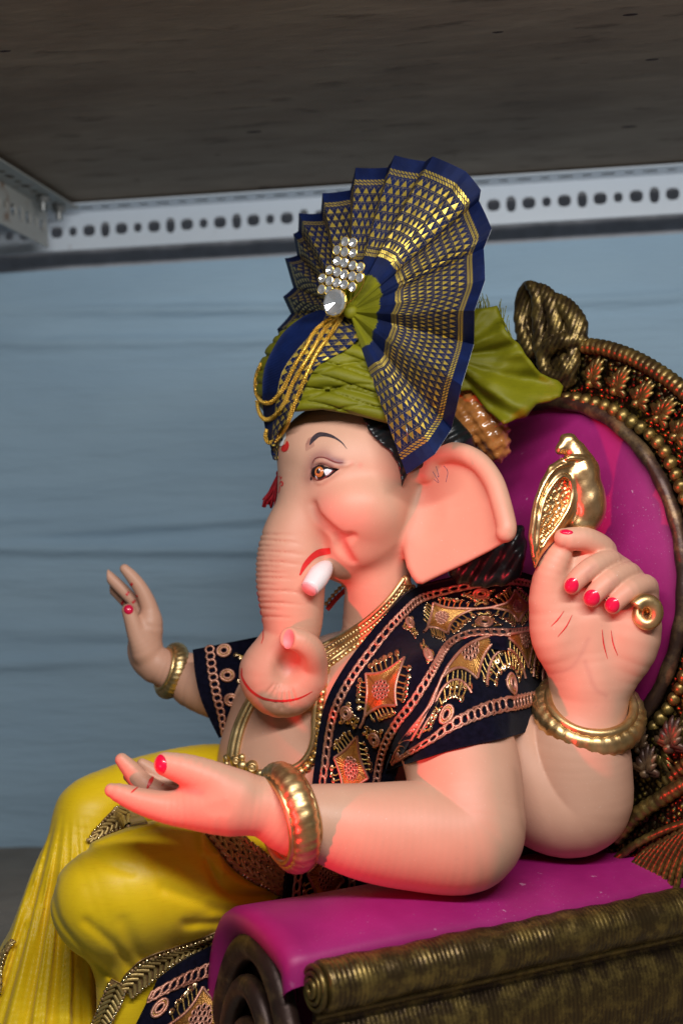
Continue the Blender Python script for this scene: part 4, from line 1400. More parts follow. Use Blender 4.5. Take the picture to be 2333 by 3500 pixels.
class Panel:
    """a cloth strip: sections of picture points laid over what lies behind, kept off it and smoothed"""
    def __init__(s, sections, hit, off, NS=120, NT=26, smooth=30, wrinkle=None, wfix=None, w_clip=None, jump=None):
        A = np.array(sections, float)                       # (ns, nt, 2)
        cols = [spline(np.column_stack([A[:, j], np.zeros(len(A))]), NS)[:, :2] for j in range(A.shape[1])]
        G = np.stack(cols, 1)
        if A.shape[1] > 2:
            G = np.stack([spline(np.column_stack([G[i], np.zeros(A.shape[1])]), NT)[:, :2] for i in range(NS)], 0)
        else:
            t = np.linspace(0, 1, NT)[None, :, None]
            G = G[:, :1] * (1 - t) + G[:, 1:] * t
        if wfix is not None:
            w = wfix(G[..., 0], G[..., 1])
        else:
            w = hit(G[..., 0].ravel(), G[..., 1].ravel()).reshape(NS, NT)
            if w_clip is not None: w[w > w_clip] = np.nan
            w = fill_nan(w) - off
        base = w.copy()
        for _ in range(smooth):
            p = np.pad(w, 1, 'edge')
            w = (p[:-2, 1:-1] + p[2:, 1:-1] + p[1:-1, :-2] + p[1:-1, 2:]) / 4
            w = np.minimum(w, base)
        if wrinkle is not None: w = w - wrinkle(G[..., 0], G[..., 1])
        s.G = G; s.w = w; s.NS = NS; s.NT = NT
        s.P = Uarr(G[..., 0], G[..., 1], w)
        du = np.gradient(s.P, axis=0); dv = np.gradient(s.P, axis=1)
        n = np.cross(du, dv); n /= np.maximum(np.linalg.norm(n, axis=2), 1e-9)[..., None]
        flip = (n[..., 2] > 0); n[flip] *= -1
        s.N = n
        mid = s.P[:, NT // 2]
        s.L = np.r_[0, np.cumsum(np.linalg.norm(np.diff(mid, axis=0), axis=1))]
        s.W = np.linalg.norm(np.diff(s.P, axis=1), axis=2).sum(1).mean()
    def build(s, name, mat, parent, thick=7.0):
        NS, NT = s.NS, s.NT
        V = np.vstack([s.P.reshape(-1, 3), (s.P - s.N * thick).reshape(-1, 3)])
        n = NS * NT
        Fc = []
        for i in range(NS - 1):
            for j in range(NT - 1):
                q = (i * NT + j, i * NT + j + 1, (i + 1) * NT + j + 1, (i + 1) * NT + j)
                Fc.append(q); Fc.append(tuple(k + n for k in q[::-1]))
        ring = [i * NT for i in range(NS)] + [(NS - 1) * NT + j for j in range(1, NT)] + [i * NT + NT - 1 for i in range(NS - 2, -1, -1)] + [j for j in range(NT - 2, 0, -1)]
        for a, b_ in zip(ring, ring[1:] + ring[:1]): Fc.append((b_, a, a + n, b_ + n))
        uu = np.repeat(s.L[:, None], NT, 1); vv = np.repeat(np.linspace(0, s.W, NT)[None], NS, 0)
        uv = np.stack([uu, vv], -1).reshape(-1, 2)
        return mesh_obj(name, V, np.array(Fc), mat, parent, uv=np.vstack([uv, uv]))
    def at(s, u, v, lift=0.0):
        """u along (units), v across (units, 0..W) -> points on the cloth"""
        u = np.atleast_1d(np.asarray(u, float)); v = np.atleast_1d(np.asarray(v, float))
        a = np.interp(u, s.L, np.arange(s.NS)); b_ = np.clip(v / s.W * (s.NT - 1), 0, s.NT - 1)
        a = np.clip(a, 0, s.NS - 1.001); b_ = np.clip(b_, 0, s.NT - 1.001)
        i, j = a.astype(int), b_.astype(int); fa, fb = (a - i)[:, None], (b_ - j)[:, None]
        def bl(X): return (X[i, j] * (1 - fa) + X[i + 1, j] * fa) * (1 - fb) + (X[i, j + 1] * (1 - fa) + X[i + 1, j + 1] * fa) * fb
        return bl(s.P) + bl(s.N) * lift
    def normal(s, u, v):
        a = int(np.clip(np.interp(u, s.L, np.arange(s.NS)), 0, s.NS - 1)); b_ = int(np.clip(v / s.W * (s.NT - 1), 0, s.NT - 1))
        return s.N[a, b_]

class Stitch:
    """embroidery collected by thread"""
    def __init__(s, pan): s.p = pan; s.cord = MB(); s.gold = MB(); s.fill = MB(); s.seq = MB()
    def line(s, mbk, uv, r, lift, k=5, closed=False):
        uv = np.array(uv, float)
        C = s.p.at(uv[:, 0], uv[:, 1], lift)
        n = s.p.normal(uv[:, 0].mean(), uv[:, 1].mean())
        mbk.add(*tube(C, r, k, closed, up=n, caps=False))
    def ring(s, mbk, u, v, ru, rv, r, lift=4, n=10, k=5):
        a = np.linspace(0, 2 * math.pi, n, endpoint=False)
        s.line(mbk, np.column_stack([u + ru * np.cos(a), v + rv * np.sin(a)]), r, lift, k, True)
    def sequin(s, u, v, r=9.5):
        a = np.linspace(0, 2 * math.pi, 9, endpoint=False)
        tilt = rng.normal(0, 2.2, 2)
        n = s.p.normal(u, v)
        o = s.p.at(u + r * np.cos(a), v + r * np.sin(a), 4.5); i = s.p.at(u + r * .34 * np.cos(a), v + r * .34 * np.sin(a), 3.5)
        o = o + n * (tilt[0] * np.cos(a) + tilt[1] * np.sin(a))[:, None]
        m = 9
        V = np.vstack([o, i, o - n * 2.5])
        Fc = [(j, (j + 1) % m, m + (j + 1) % m, m + j) for j in range(m)] + [((j + 1) % m, j, 2 * m + j, 2 * m + (j + 1) % m) for j in range(m)]
        s.seq.add(V, Fc)
    def chain(s, v, u0, u1, step=30, rv=15):
        k = 0
        for u in np.arange(u0, u1, step):
            j = rng.normal(0, 1.5)
            s.ring(s.cord, u, v + j, 17, rv, 4.6, 4.5, 9, 5); k += 1
        for sg in (-1, 1):
            uu = np.arange(u0, u1, 12)
            s.line(s.cord, np.column_stack([uu, v + sg * (rv + 1) + 2 * np.sin(uu * .2)]), 3.6, 4, 4)
    def spiral(s, u, v, r=26):
        s.ring(s.cord, u, v, r, r, 5, 5, 16); s.ring(s.cord, u, v, r * .58, r * .58, 5, 5, 12)
        s.ring(s.gold, u, v, r * .8, r * .8, 2.5, 5, 14, 4)
    def diamond(s, u, v, a=127, b_=87):
        # four concave sides
        def side(su, sv, n=11):
            t = np.linspace(0, 1, n)
            x = su * a * (1 - t) ** 1.0; y = sv * b_ * t
            pinch = 1 - .72 * t * (1 - t)
            return np.column_stack([u + x * pinch, v + y * pinch])
        for su in (-1, 1):
            for sv in (-1, 1):
                q = side(su, sv)
                s.line(s.cord, q, 5.2, 5, 6)
                # fill of radiating stitches
                nn = 15
                t = np.linspace(.0, 1, nn)
                qq = side(su, sv, nn)
                for m_ in range(nn):
                    e = qq[m_]; d = e - np.array([u, v]); L_ = np.hypot(*d)
                    st = np.array([u, v]) + d / L_ * 36
                    if L_ > 40: s.line(s.fill, [st, (st + e) / 2, e], 5.0, 3.0, 4)
                # sequins on stalks outside the side
                for tt_ in (.12, .26, .40, .54, .68, .82):
                    e = np.array([np.interp(tt_, np.linspace(0, 1, 11), q[:, 0]), np.interp(tt_, np.linspace(0, 1, 11), q[:, 1])])
                    d = np.array([su * .45, sv * 1.0]); d /= np.hypot(*d)
                    ln = 44 if .2 < tt_ < .8 else 34
                    f_ = e + d * ln
                    if 26 < f_[1] < s.p.W - 26:
                        s.line(s.gold, [e + d * 6, e + d * (ln * .5) + rng.normal(0, 2, 2), f_], 3.0, 3.5, 4)
                        s.sequin(f_[0], f_[1], rng.uniform(9.5, 12.5))
        s.line(s.cord, [(u + a, v), (u + a + 30, v + 3), (u + a + 58, v)], 5, 5)
        # flower of sequins and loops
        for kk, rad in ((1, 0), (6, 17), (11, 33)):
            for m_ in range(kk):
                an = 2 * math.pi * m_ / kk + rad
                s.ring(s.cord, u + rad * math.cos(an), v + rad * .92 * math.sin(an), 7.5, 7.5, 3.6, 6, 8, 4)
    def bead_row(s, u0, v0, u1, v1, bend, n=6, stalk=(0, 0), r=10.5):
        for k in range(n):
            t = k / (n - 1.0); q = np.array([u0 + (u1 - u0) * t, v0 + (v1 - v0) * t])
            d = np.array([-(v1 - v0), u1 - u0]); d = d / np.hypot(*d); q = q + d * bend * 4 * t * (1 - t)
            if 20 < q[1] < s.p.W - 20:
                s.sequin(q[0], q[1], r)
                e = q + d * (26 if bend >= 0 else -26)
                s.line(s.gold, [q, (q + e) / 2 + rng.normal(0, 1.5, 2), e], 3.0, 3.5, 4)
    def arc(s, u, v, r, a0, a1):
        a = np.radians(np.linspace(a0, a1, 24))
        s.line(s.cord, np.column_stack([u + r * np.cos(a), v + r * np.sin(a)]), 5, 5)
        for k in np.radians(np.linspace(a0 + 12, a1 - 12, max(3, int(abs(a1 - a0) / 14)))):
            e = np.array([u + r * math.cos(k), v + r * math.sin(k)]); f_ = np.array([u + (r - 40) * math.cos(k), v + (r - 40) * math.sin(k)])
            if 10 < f_[1] < s.p.W - 10:
                s.line(s.gold, [e, (e + f_) / 2, f_], 3.2, 3.5, 4); s.sequin(*f_, 10)
    def build(s, parent):
        for nm, mbk, mt in (('cord_embroidery', s.cord, 'copper_thread'), ('gold_stitches', s.gold, 'gold_thread'), ('satin_stitches', s.fill, 'orange_thread'), ('sequins', s.seq, 'sequin')):
            if mbk.n:
                o = mbk.build(nm, M[mt], parent); o['kind'] = 'stuff'

# ================================================================== DHOTI
near_leg = chain([z5(500, 900, -430, 250), z5(640, 850, -400, 290), z5(850, 800, -330, 300), z5(1100, 790, -230, 280), z5(1350, 800, -100, 280)], 5)
near_shin = chain([z5(560, 980, -380, 200), z5(700, 1120, -300, 200), z5(900, 1250, -250, 200), z5(1200, 1400, -200, 220)], 4)
shin2 = chain([z5(600, 1080, -360, 170), z5(640, 1300, -330, 170), z5(660, 1650, -330, 190)], 3)
far_leg = chain([z5(1300, 420, 330, 230), z5(1050, 350, 300, 215), z5(760, 365, 240, 185), z5(520, 420, 150, 160), z5(440, 480, 110, 160)], 5)
drape = chain([z5(440, 480, 100, 150), z5(395, 640, 60, 170), z5(345, 860, 10, 205), z5(290, 1080, -40, 250), z5(240, 1300, -80, 300), z5(190, 1560, -110, 360), z5(150, 1800, -140, 400)], 5)
ax0 = z5(360, 150)
def pleats(P):
    x, y = to_px(P)
    ph = np.degrees(np.arctan2(x - ax0[0], y - ax0[1]))
    fade = np.clip((y - z5(0, 470)[1]) / 330, 0, 1) ** 1.3
    s_ = np.sin(ph * 1.15 + .6 * np.sin(y * .006)) ; s2 = np.sin(ph * 2.6 + 1.3 + .4 * np.sin(y * .011))
    return fade * (12 * np.tanh(2.2 * s_) + 5 * s2)
FOLDS = [([(1300, 950), (1100, 1000), (900, 1010)], 9, 16), ([(420, 640), (520, 720), (640, 760)], 5, 18), ([(640, 1230), (560, 1120), (420, 1000)], 8, 18), ([(980, 560), (1000, 660), (1080, 760)], -12, 16), ([(760, 700), (900, 760), (1000, 860)], 5, 26), ([(1340, 865), (1200, 880), (1080, 840), (1010, 700)], 17, 16), ([(1350, 850), (1210, 830), (1110, 770), (1060, 680)], -12, 13),
         ([(1330, 930), (1150, 960), (960, 900), (800, 840)], 8, 22), ([(700, 1190), (640, 1100), (600, 1000)], 7, 25), ([(850, 1110), (930, 1010), (1020, 950)], 5, 25),
         ([(420, 625), (600, 565), (770, 515)], -6, 10), ([(560, 1290), (430, 1160), (300, 1010), (262, 880), (270, 800)], 7, 10)]
FOLDP = [(spline(np.array([(*z5(*p), 0) for p in L], float), 14)[:, :2], a, w_) for L, a, w_ in FOLDS]
def near_leg_f(P):
    d = smin(smin(near_leg(P), near_shin(P), 90), shin2(P), 50)
    m = np.abs(d) < 60
    if m.any():
        x, y = to_px(P[m]); g = 0
        for C, a, w_ in FOLDP:
            dd = np.full(len(x), 1e9)
            for i in range(len(C) - 1):
                e = C[i + 1] - C[i]
                t = np.clip(((x - C[i, 0]) * e[0] + (y - C[i, 1]) * e[1]) / (e @ e), 0, 1)
                dd = np.minimum(dd, np.hypot(x - C[i, 0] - t * e[0], y - C[i, 1] - t * e[1]))
            g = g + a * np.exp(-(dd / w_) ** 2)
        d = d.copy(); d[m] += g
    return d
def dhotif(P):
    f_ = smin(far_leg(P), drape(P), 60) + pleats(P)
    d = smin(near_leg_f(P), f_, 7)
    return np.maximum(d, P[:, 1] - 1800)
lo = np.array([-1400., 640., -720.]); hi = np.array([330., 1815., 620.])
V, Q = surface_nets(region(dhotif, lo + 15, hi - 2), lo, hi, 8 * FINE)
DHOTI = Hit(V, Q)
dhoti = empty('dhoti', U(500, 3500, -200), 'yellow silk dhoti with gold lace draped over the statue\'s bent legs', 'dhoti')
mesh_obj('silk', V, Q, M['yellow'], dhoti)
lap('dhoti')

class Multi:
    def __init__(s, *h): s.h = h
    def __call__(s, px, py):
        A = np.array([h(px, py) for h in s.h])
        m = np.where(np.isnan(A), 1e9, A).min(0)
        return np.where(m > 1e8, np.nan, m)
def lace(name, sections, hit, parent, off=8, NS=70, braids=1, wfix=None, cord='lace_brown', step=20):
    """braided trim: backing strip, plaited V stitches and beaded edge cords"""
    p = Panel(sections, hit, off, NS, 9, 25, wfix=wfix)
    base = p.build(name, M[cord], parent, 5)
    st = Stitch(p)
    vm = p.W / (2 * braids)
    for b_ in range(braids):
        c = vm * (2 * b_ + 1)
        for u in np.arange(4, p.L[-1] - 4, step):
            for sg in (-1, 1):
                st.line(st.gold, [(u - step * .55, c + sg * vm * .8), (u + step * .2, c + sg * vm * .42), (u + step * .75, c + sg * vm * .04)], step * .30, 6 + sg, 6)
    for v in [k * p.W / braids for k in range(braids + 1)]:
        v = min(max(v, 4), p.W - 4)
        for u in np.arange(4, p.L[-1] - 4, 13):
            q = p.at(u, v, 6)[0]
            (st.seq if rng.random() < .5 else st.cord).add(*ball(q, rng.uniform(5, 7.5), nu=6, nv=4))
    for nm, mbk, mt in (('plait', st.gold, 'lace_gold'), ('edge_cord', st.cord, 'lace_brown'), ('edge_bead', st.seq, 'bead_glint')):
        if mbk.n:
            o = mbk.build(nm, M[mt], base); o['kind'] = 'stuff'
    return p
def sect(z, *pairs): return [[z(*a) for a in pr] for pr in pairs]
lace('hem_lace', sect(z5, ((575, 1320), (650, 1370)), ((610, 1260), (700, 1330)), ((690, 1190), (780, 1265)), ((800, 1145), (870, 1195)), ((950, 1095), (1000, 1130)), ((1130, 1020), (1160, 1050)), ((1260, 950), (1290, 985)), ((1360, 880), (1385, 905))), DHOTI, dhoti, 10)
lace('hem_lace', sect(z5, ((430, 1540), (530, 1540)), ((470, 1440), (560, 1470)), ((510, 1340), (600, 1390)), ((540, 1280), (620, 1320))), DHOTI, dhoti, 14)
lace('knee_lace', sect(z5, ((425, 605), (440, 615)), ((480, 530), (530, 570)), ((560, 450), (620, 540)), ((640, 420), (720, 520))), DHOTI, dhoti, 8)
lace('side_lace', sect(z5, ((60, 1085), (75, 1095)), ((25, 1130), (45, 1140)), ((-15, 1230), (15, 1230)), ((-40, 1360), (5, 1360))), DHOTI, dhoti, 6)

belt_hit = Multi(BODY, DHOTI)
belt = empty('waist_belt', U(900, 2950, -200), 'woven gold braid belt round the waist under the near forearm', 'belt')
lace('belt_band', sect(z11, ((230, 110), (420, 60)), ((330, 240), (520, 130)), ((430, 370), (640, 220)), ((560, 470), (740, 300)), ((700, 540), (840, 370)), ((830, 600), (930, 430))), DHOTI, belt, 12, 60, 3, step=26)

# ================================================================== SHAWL
torso_hit = Multi(BODY)
shawl = empty('velvet_shawl', U(1400, 2400, -350), 'black velvet shawl embroidered with copper diamonds and sequins draped over the statue\'s shoulders', 'shawl')
class TorsoHit:
    """what lies under the shawl: the torso, shoulder and upper arm without the forearm and hand"""
    def __call__(s, px, py):
        def f(P):
            d = torso(P)
            a = upper_arm(P)
            d = smin(d, a, 60)
            return smin(d, neck(P), 60)
        return trace(f, px, py)
upper_arm = chain([zp(1500, 2400, -290, 195), zp(1570, 2580, -390, 190), zp(1580, 2700, -450, 185)], 4)
secB = sect(z10, ((520, 1345), (560, 1240)), ((640, 1305), (800, 930)), ((800, 1252), (900, 700)), ((1000, 1192), (1040, 520)), ((1200, 1150), (1210, 440)), ((1380, 1108), (1390, 420)), ((1600, 1040), (1590, 400)), ((1720, 1000), (1700, 400)))
pB = Panel(secB, TorsoHit(), 14, 90, 30, 60, wrinkle=lambda x, y: -2.4 * np.clip(x - 1740, 0, None) + 12 + 7 * np.sin(x * .021 + y * .006) + 4 * np.sin(x * .045 - y * .01))
uB = pB.build('under_layer', M['velvet'], shawl, 8)
st = Stitch(pB)
st.chain(78, 70, pB.L[-1] - 6)
for u in np.arange(70, pB.L[-1], 300):
    st.diamond(u + 210, 245, 135, 85)
    st.spiral(u + 60, 125); st.arc(u + 60, 92, 120, 20, 160)
st.build(uB)
secA = sect(z10, ((1740, 170), (1740, 470)), ((1600, 70), (1600, 480)), ((1400, 5), (1400, 535)), ((1200, 5), (1200, 525)), ((960, 55), (1095, 540)), ((710, 125), (995, 610)), ((560, 255), (940, 735)),
            ((400, 440), (880, 860)), ((250, 640), (800, 1000)), ((130, 860), (700, 1125)), ((75, 1080), (628, 1260)), ((45, 1320), (585, 1400)), ((15, 1520), (555, 1560)), ((-60, 1760), (480, 1790)), ((-127, 1960), (420, 2000)), ((-165, 2250), (400, 2290)))
hitA = Multi(BODY, DHOTI)
BODYT = None
pA = None
pA = Panel(secA, Multi(TorsoHit(), DHOTI), 42, 190, 30, 70, wrinkle=lambda x, y: 5 * np.sin(x * .012 + y * .016) - 2.2 * np.clip(x - 1730, 0, None))
# keep the front layer clear of the layer beneath
pA.build('front_layer', M['velvet'], shawl, 9)
uA = [c for c in shawl.children if c.name.startswith('front_layer')][0]
st = Stitch(pA)
sc = pA.W / 345.
st.chain(46 * sc, 20, pA.L[-1] - 20); st.chain(272 * sc, 20, pA.L[-1] - 20)
cU = np.interp(0, [0], [0])
# put the diamonds where the photograph has them
def u_of(px, py):
    d = (pA.G[:, :, 0] - px) ** 2 + (pA.G[:, :, 1] - py) ** 2
    i, j = np.unravel_index(d.argmin(), d.shape)
    return pA.L[i]
us = [u_of(*z10(1390, 250)), u_of(*z10(880, 320)), u_of(*z10(500, 795)), u_of(*z10(325, 1340))]
us.append(us[-1] + (us[-1] - us[-2]) ); us.append(us[-1] + (us[3] - us[2]))
for i, u in enumerate(us):
    st.diamond(u, 158 * sc, 134, 94)
    if i + 1 < len(us):
        m_ = (u + us[i + 1]) / 2
        st.spiral(m_ - 8, 90 * sc, 25); st.spiral(m_ + 8, 226 * sc, 27)
        for sg in (-1, 1):
            st.bead_row(m_ + sg * 46, 84 * sc, m_ + sg * 16, 138 * sc, 10 * sg, 5); st.bead_row(m_ + sg * 46, 236 * sc, m_ + sg * 16, 182 * sc, -10 * sg, 5)
st.build(uA)
# far sleeve
secC = sect(z9, ((935, 890), (1600, 760), (2000, 700)), ((958, 1110), (1600, 1000), (2050, 950)), ((1005, 1320), (1580, 1250), (2050, 1200)), ((1080, 1500), (1480, 1440), (1900, 1450)), ((1170, 1680), (1330, 1640), (1500, 1640)))
secC = [[r[j] for r in secC] for j in range(3)]
pC = Panel(secC, None, 0, 70, 40, 0, wfix=lambda x, y: 330 - 70 * np.cos((y - 2360) / 190.) - .10 * (x - 660))
uC = pC.build('far_sleeve', M['velvet'], shawl, 8)
st = Stitch(pC)
k_ = pC.W / 300
for v in np.arange(14, pC.W - 10, 30): st.ring(st.cord, 62, v, 15, 17, 4.8, 4.5)
for v in np.arange(30, pC.W, 105): st.spiral(112, v, 24)
for v in (pC.W * .30, pC.W * .62, pC.W * .92):
    st.diamond(300, v, 110, 62)
for v in (pC.W * .22, pC.W * .5, pC.W * .78):
    for q in range(5):
        st.sequin(150 + q * 17, v + (q - 2) * 16, 10); st.line(st.gold, [(150 + q * 17, v + (q - 2) * 16), (175 + q * 17, v + (q - 2) * 10)], 3, 3)
st.build(uC)
# end of the shawl hanging by the scroll of the armrest
secD = sect(z5, ((770, 1275), (600, 1640)), ((900, 1185), (800, 1600)), ((1060, 1100), (1010, 1560)), ((1180, 1040), (1150, 1450)), ((1290, 975), (1290, 1250)), ((1400, 930), (1400, 1150)))
pD = Panel(secD, None, 0, 80, 30, 0, wfix=lambda x, y: -470 + (x - 700) * .42 - (y - 3300) * .30 + 8 * np.sin(x * .03))
uD = pD.build('shawl_end', M['velvet'], shawl, 8)
st = Stitch(pD)
st.chain(58, 0, pD.L[-1], 29)
for u in np.arange(60, pD.L[-1], 270):
    st.diamond(u + 150, 175, 110, 80); st.spiral(u, 112, 24); st.spiral(u + 10, 240, 22)
st.build(uD)
lap('shawl')

# ================================================================== TURBAN
def brocade(name, plain=False):
    """navy silk woven with gold triangles; UV in units, V = distance in from the outer edge"""
    m, nt, b = newmat(name, (.005, .015, .1), .6, 0, .2, 0.0)
    uvn = nt.nodes.new('ShaderNodeUVMap'); sp = nt.nodes.new('ShaderNodeSeparateXYZ')
    nt.links.new(uvn.outputs[0], sp.inputs[0])
    nz = noise(nt, 40, 2)
    wob = (E(nt, nz.outputs[0]) - .5) * 5
    u = E(nt, sp.outputs[0]) + wob; v = E(nt, sp.outputs[1]) + wob
    H = 34.0; W_ = 34.0
    inz = v.gt(78) * v.lt(352)
    r = (v - 78) / H
    row = r.floor(); b_ = r.fract()
    x = (u / W_ + row * .5).fract() - .5
    tri = x.abs().lt((b_ - .12) * .50) * b_.lt(.86) * b_.gt(.14)
    d1 = ((u / W_ + r * .5).fract() - .5).abs().gt(.468); d2 = ((u / W_ - r * .5).fract() - .5).abs().gt(.468)
    dash = ((u + v) / 7.0).fract().gt(.42)
    hl = (b_ - .5).abs().gt(.47)
    lat = d1.max(d2).max(hl) * dash * .42
    pat = tri.max(lat) * inz
    def braid(a, c):
        z = v.gt(a) * v.lt(c)
        return z * (((u + (v - a) * 1.3) / 15.0).fract().gt(.35)) * ((v - (a + c) / 2).abs().gt(1.5))
    pat = pat.max(braid(50, 73)).max(braid(356, 382))
    fine = noise(nt, 1500, 2)
    thr = ((u * .9 + v * .35) / 3.4).fract()
    gold_c = mix(nt, thr * .55, (.70, .52, .09), (.30, .19, .03))
    nav = noise(nt, 60, 3)
    navc = mix(nt, E(nt, nav.outputs[0]).step(.35, .7), (.0018, .0065, .040), (.0032, .012, .070))
    gn = noise(nt, 30, 4)
    grn = mix(nt, E(nt, gn.outputs[0]).step(.3, .7), (.15, .15, .004), (.23, .22, .006))
    edge = (v + (E(nt, fine.outputs[0]) - .5) * 26)
    base = mix(nt, edge.gt(452), navc, grn)
    c = mix(nt, pat, base, gold_c)
    nt.links.new(c, b.inputs['Base Color'])
    nt.links.new((pat * .65).k, b.inputs['Metallic'])
    nt.links.new((pat * -.2 + .58).k, b.inputs['Roughness'])
    rib = ((u) / 5.0 * 6.283).sin()
    bump(nt, b, rib * (1 - pat) * .4 + pat * 1.6 + thr * pat * .6, .5, .0005)
    n3 = noise(nt, 35, 3); bump(nt, b, n3.outputs[0], .2, .003)
    return m
M['brocade'] = brocade('navy_gold_brocade')

turban = empty('turban', U(1210, 1480, -20), 'olive and navy silk turban with a pleated gold-patterned fan on the statue\'s head', 'turban')
dome = ell((*z1(440, 1130), -5), 272, 236, 236)
dome2 = ell((*z1(300, 1190), 0), 170, 150, 200)
rolls = [chain([z1(150, 1330, -90, 28), z1(250, 1265, -190, 50), z1(380, 1240, -225, 58), z1(520, 1262, -240, 60), z1(650, 1302, -245, 52), z1(780, 1340, -220, 50)], 5),
         chain([z1(200, 1210, -140, 36), z1(290, 1150, -200, 52), z1(400, 1115, -222, 56), z1(520, 1140, -238, 54), z1(660, 1185, -240, 48), z1(780, 1230, -220, 45)], 5),
         chain([z1(330, 1080, -175, 34), z1(420, 1030, -195, 44), z1(520, 1010, -210, 48), z1(610, 1060, -222, 44), z1(720, 1110, -220, 44)], 5),
         chain([z1(420, 960, -140, 34), z1(500, 930, -170, 44), z1(580, 950, -190, 46), z1(680, 1010, -200, 42)], 5)]
def turbf(P):
    d = smin(dome(P), dome2(P), 60)
    x, y = to_px(P)
    for i, r in enumerate(rolls): d = smin(d, r(P) - 4, 5)
    m = np.abs(d) < 30
    if m.any():
        d = d.copy()
        xx, yy = x[m], y[m]
        q1 = np.sin((yy - .20 * xx) * .13 + 1.6 * np.sin(xx * .013)); q2 = np.sin((yy + .12 * xx) * .085 + 2 + 1.3 * np.sin(xx * .017))
        d[m] += 7 * np.exp(-((1 - np.abs(q1)) * 9)) * np.sign(q1).clip(0, 1) + 6 * np.exp(-((1 - np.abs(q2)) * 12)) * np.sign(q2).clip(0, 1) + 1.5 * q1
    # follow the brim
    brim = np.interp(x, [840, 905, 1000, 1100, 1200, 1330, 1480], [1478, 1450, 1408, 1400, 1416, 1450, 1486])
    return smax(d, (y - brim) * .8, 10)
V, Q = surface_nets(turbf, U(840, 1030, -330), U(1560, 1520, 290), 6 * FINE)
TURB = Hit(V, Q)
mesh_obj('wrap', V, Q, M['green'], turban)

# navy band crossing the front of the dome
secF = sect(z1, ((478, 835), (400, 800), (330, 800)), ((505, 870), (330, 840), (250, 838)), ((540, 920), (280, 910), (170, 905)), ((480, 985), (250, 990), (118, 985)), ((390, 1035), (215, 1060), (82, 1062)), ((318, 1085), (180, 1130), (68, 1130)), ((270, 1180), (160, 1200), (66, 1200)),
            ((228, 1280), (150, 1290), (70, 1290)), ((182, 1370), (130, 1380), (78, 1370)), ((146, 1450), (122, 1460), (98, 1440)), ((139, 1530), (130, 1530), (120, 1518)))
class TB:
    def __call__(s, px, py):
        w = TURB(px, py); b2 = BODY(px, py)
        return np.where(np.isnan(w), b2 - 6, np.fmin(w, b2 - 6))
pF = Panel(secF, TB(), 7, 110, 36, 50)
oF = pF.build('navy_band', M['brocade'], turban, 6)
# texture runs across: plain navy on the far edge, brocade near the wraps
ul = oF.data.uv_layers[0]
n_ = len(oF.data.loops); li = np.empty(n_, np.int32); oF.data.loops.foreach_get('vertex_index', li)
gi = li % (pF.NS * pF.NT); tcol = gi % pF.NT; srow = gi // pF.NT
uv = np.column_stack([pF.L[srow], 440 - 60 - (tcol / (pF.NT - 1.)) * 420])
vv = np.where(tcol / (pF.NT - 1.) < .62, 90 + tcol / (pF.NT - 1.) * 250 * 1.0, 20 + 0 * tcol)
uv[:, 1] = vv
ul.data.foreach_set('uv', uv.astype(np.float32).ravel())

# pleated fan
G0 = U(*z1(490, 805), -215)
FAN = [(768, 1598, -352), (905, 1500, -425), (985, 1380, -330), (1035, 1165, -490), (1095, 965, -345), (1098, 800, -510), (1150, 650, -400), (1143, 495, -300), (1182, 400, -345), (1120, 265, -235), (1130, 212, -262), (1055, 120, -235), (895, 48, -150),
       (860, 72, -50), (710, 42, -70), (675, 102, 20), (520, 103, 10), (493, 212, 100), (358, 228, 90), (350, 326, 175), (243, 325, 165), (240, 412, 245), (216, 424, 235), (235, 530, 300), (175, 545, 300), (216, 688, 350), (166, 732, 350), (205, 815, 385), (138, 890, 380), (150, 930, 400), (210, 1000, 390)]
FP = np.array([U(*z1(x, y), w + ((16 if i % 2 else -16) if i > 12 else 0)) for i, (x, y, w) in enumerate(FAN)])
NR = 26
rho = np.linspace(.04, 1, NR)
def fan_mesh(scale_out, back):
    V = []; uv = []; Fc = []
    ucoord = 0.0
    cols = []
    sub = 4
    for i in range(len(FP)):
        nsub = sub if i < len(FP) - 1 else 1
        for k in range(nsub):
            f_ = k / sub
            a = FP[i] * (1 - f_) + FP[min(i + 1, len(FP) - 1)] * f_
            cols.append((a, f_, i))
    last = None
    for (a, f_, i) in cols:
        if last is not None: ucoord += np.linalg.norm(a - last)
        last = a
        R = np.linalg.norm(a - G0)
        for r in rho:
            p = G0 + (a - G0) * (r * (scale_out if r > .9 else 1.0))
            # a soft sag between the folds and a little curl outwards
            bow = (10 if i > 12 else -8) * math.sin(math.pi * f_) * r
            p = p + np.array([0, 0, 1.]) * bow + np.array([1., 0, .6]) * (16 * (r * (1 - r)) * (1 if i % 2 else -1))
            if back: p = p + np.array([2., 0., 13.])
            V.append(p); uv.append((ucoord, 590 * (1 - r)))
    n = len(cols)
    for c in range(n - 1):
        for j in range(NR - 1):
            Fc.append((c * NR + j, c * NR + j + 1, (c + 1) * NR + j + 1, (c + 1) * NR + j))
    return np.array(V), Fc, np.array(uv)
V, Fc, uv = fan_mesh(1.0, False)
fan = mesh_obj('fan', V, Fc, M['brocade'], turban, smooth=False, uv=uv)
V, Fc, uv = fan_mesh(.999, True)
mesh_obj('fan_backing', V, Fc, M['paper'], fan, smooth=False)
# creased edge of each pleat
mb = MB(); mb.add(*ball(G0 + np.array([4, 0, -2.]), 26, 24, 18, 14, 8)); mb.build('gather_knot', M['green'], turban)
mb = MB()
# staple on the lowest pleat
C = np.array([U(*z1(762, 1335), -380), U(*z1(778, 1440), -386)])
mb.add(*tube(C, 2.4, 6))
mb.build('staple', M['bolt'], fan)

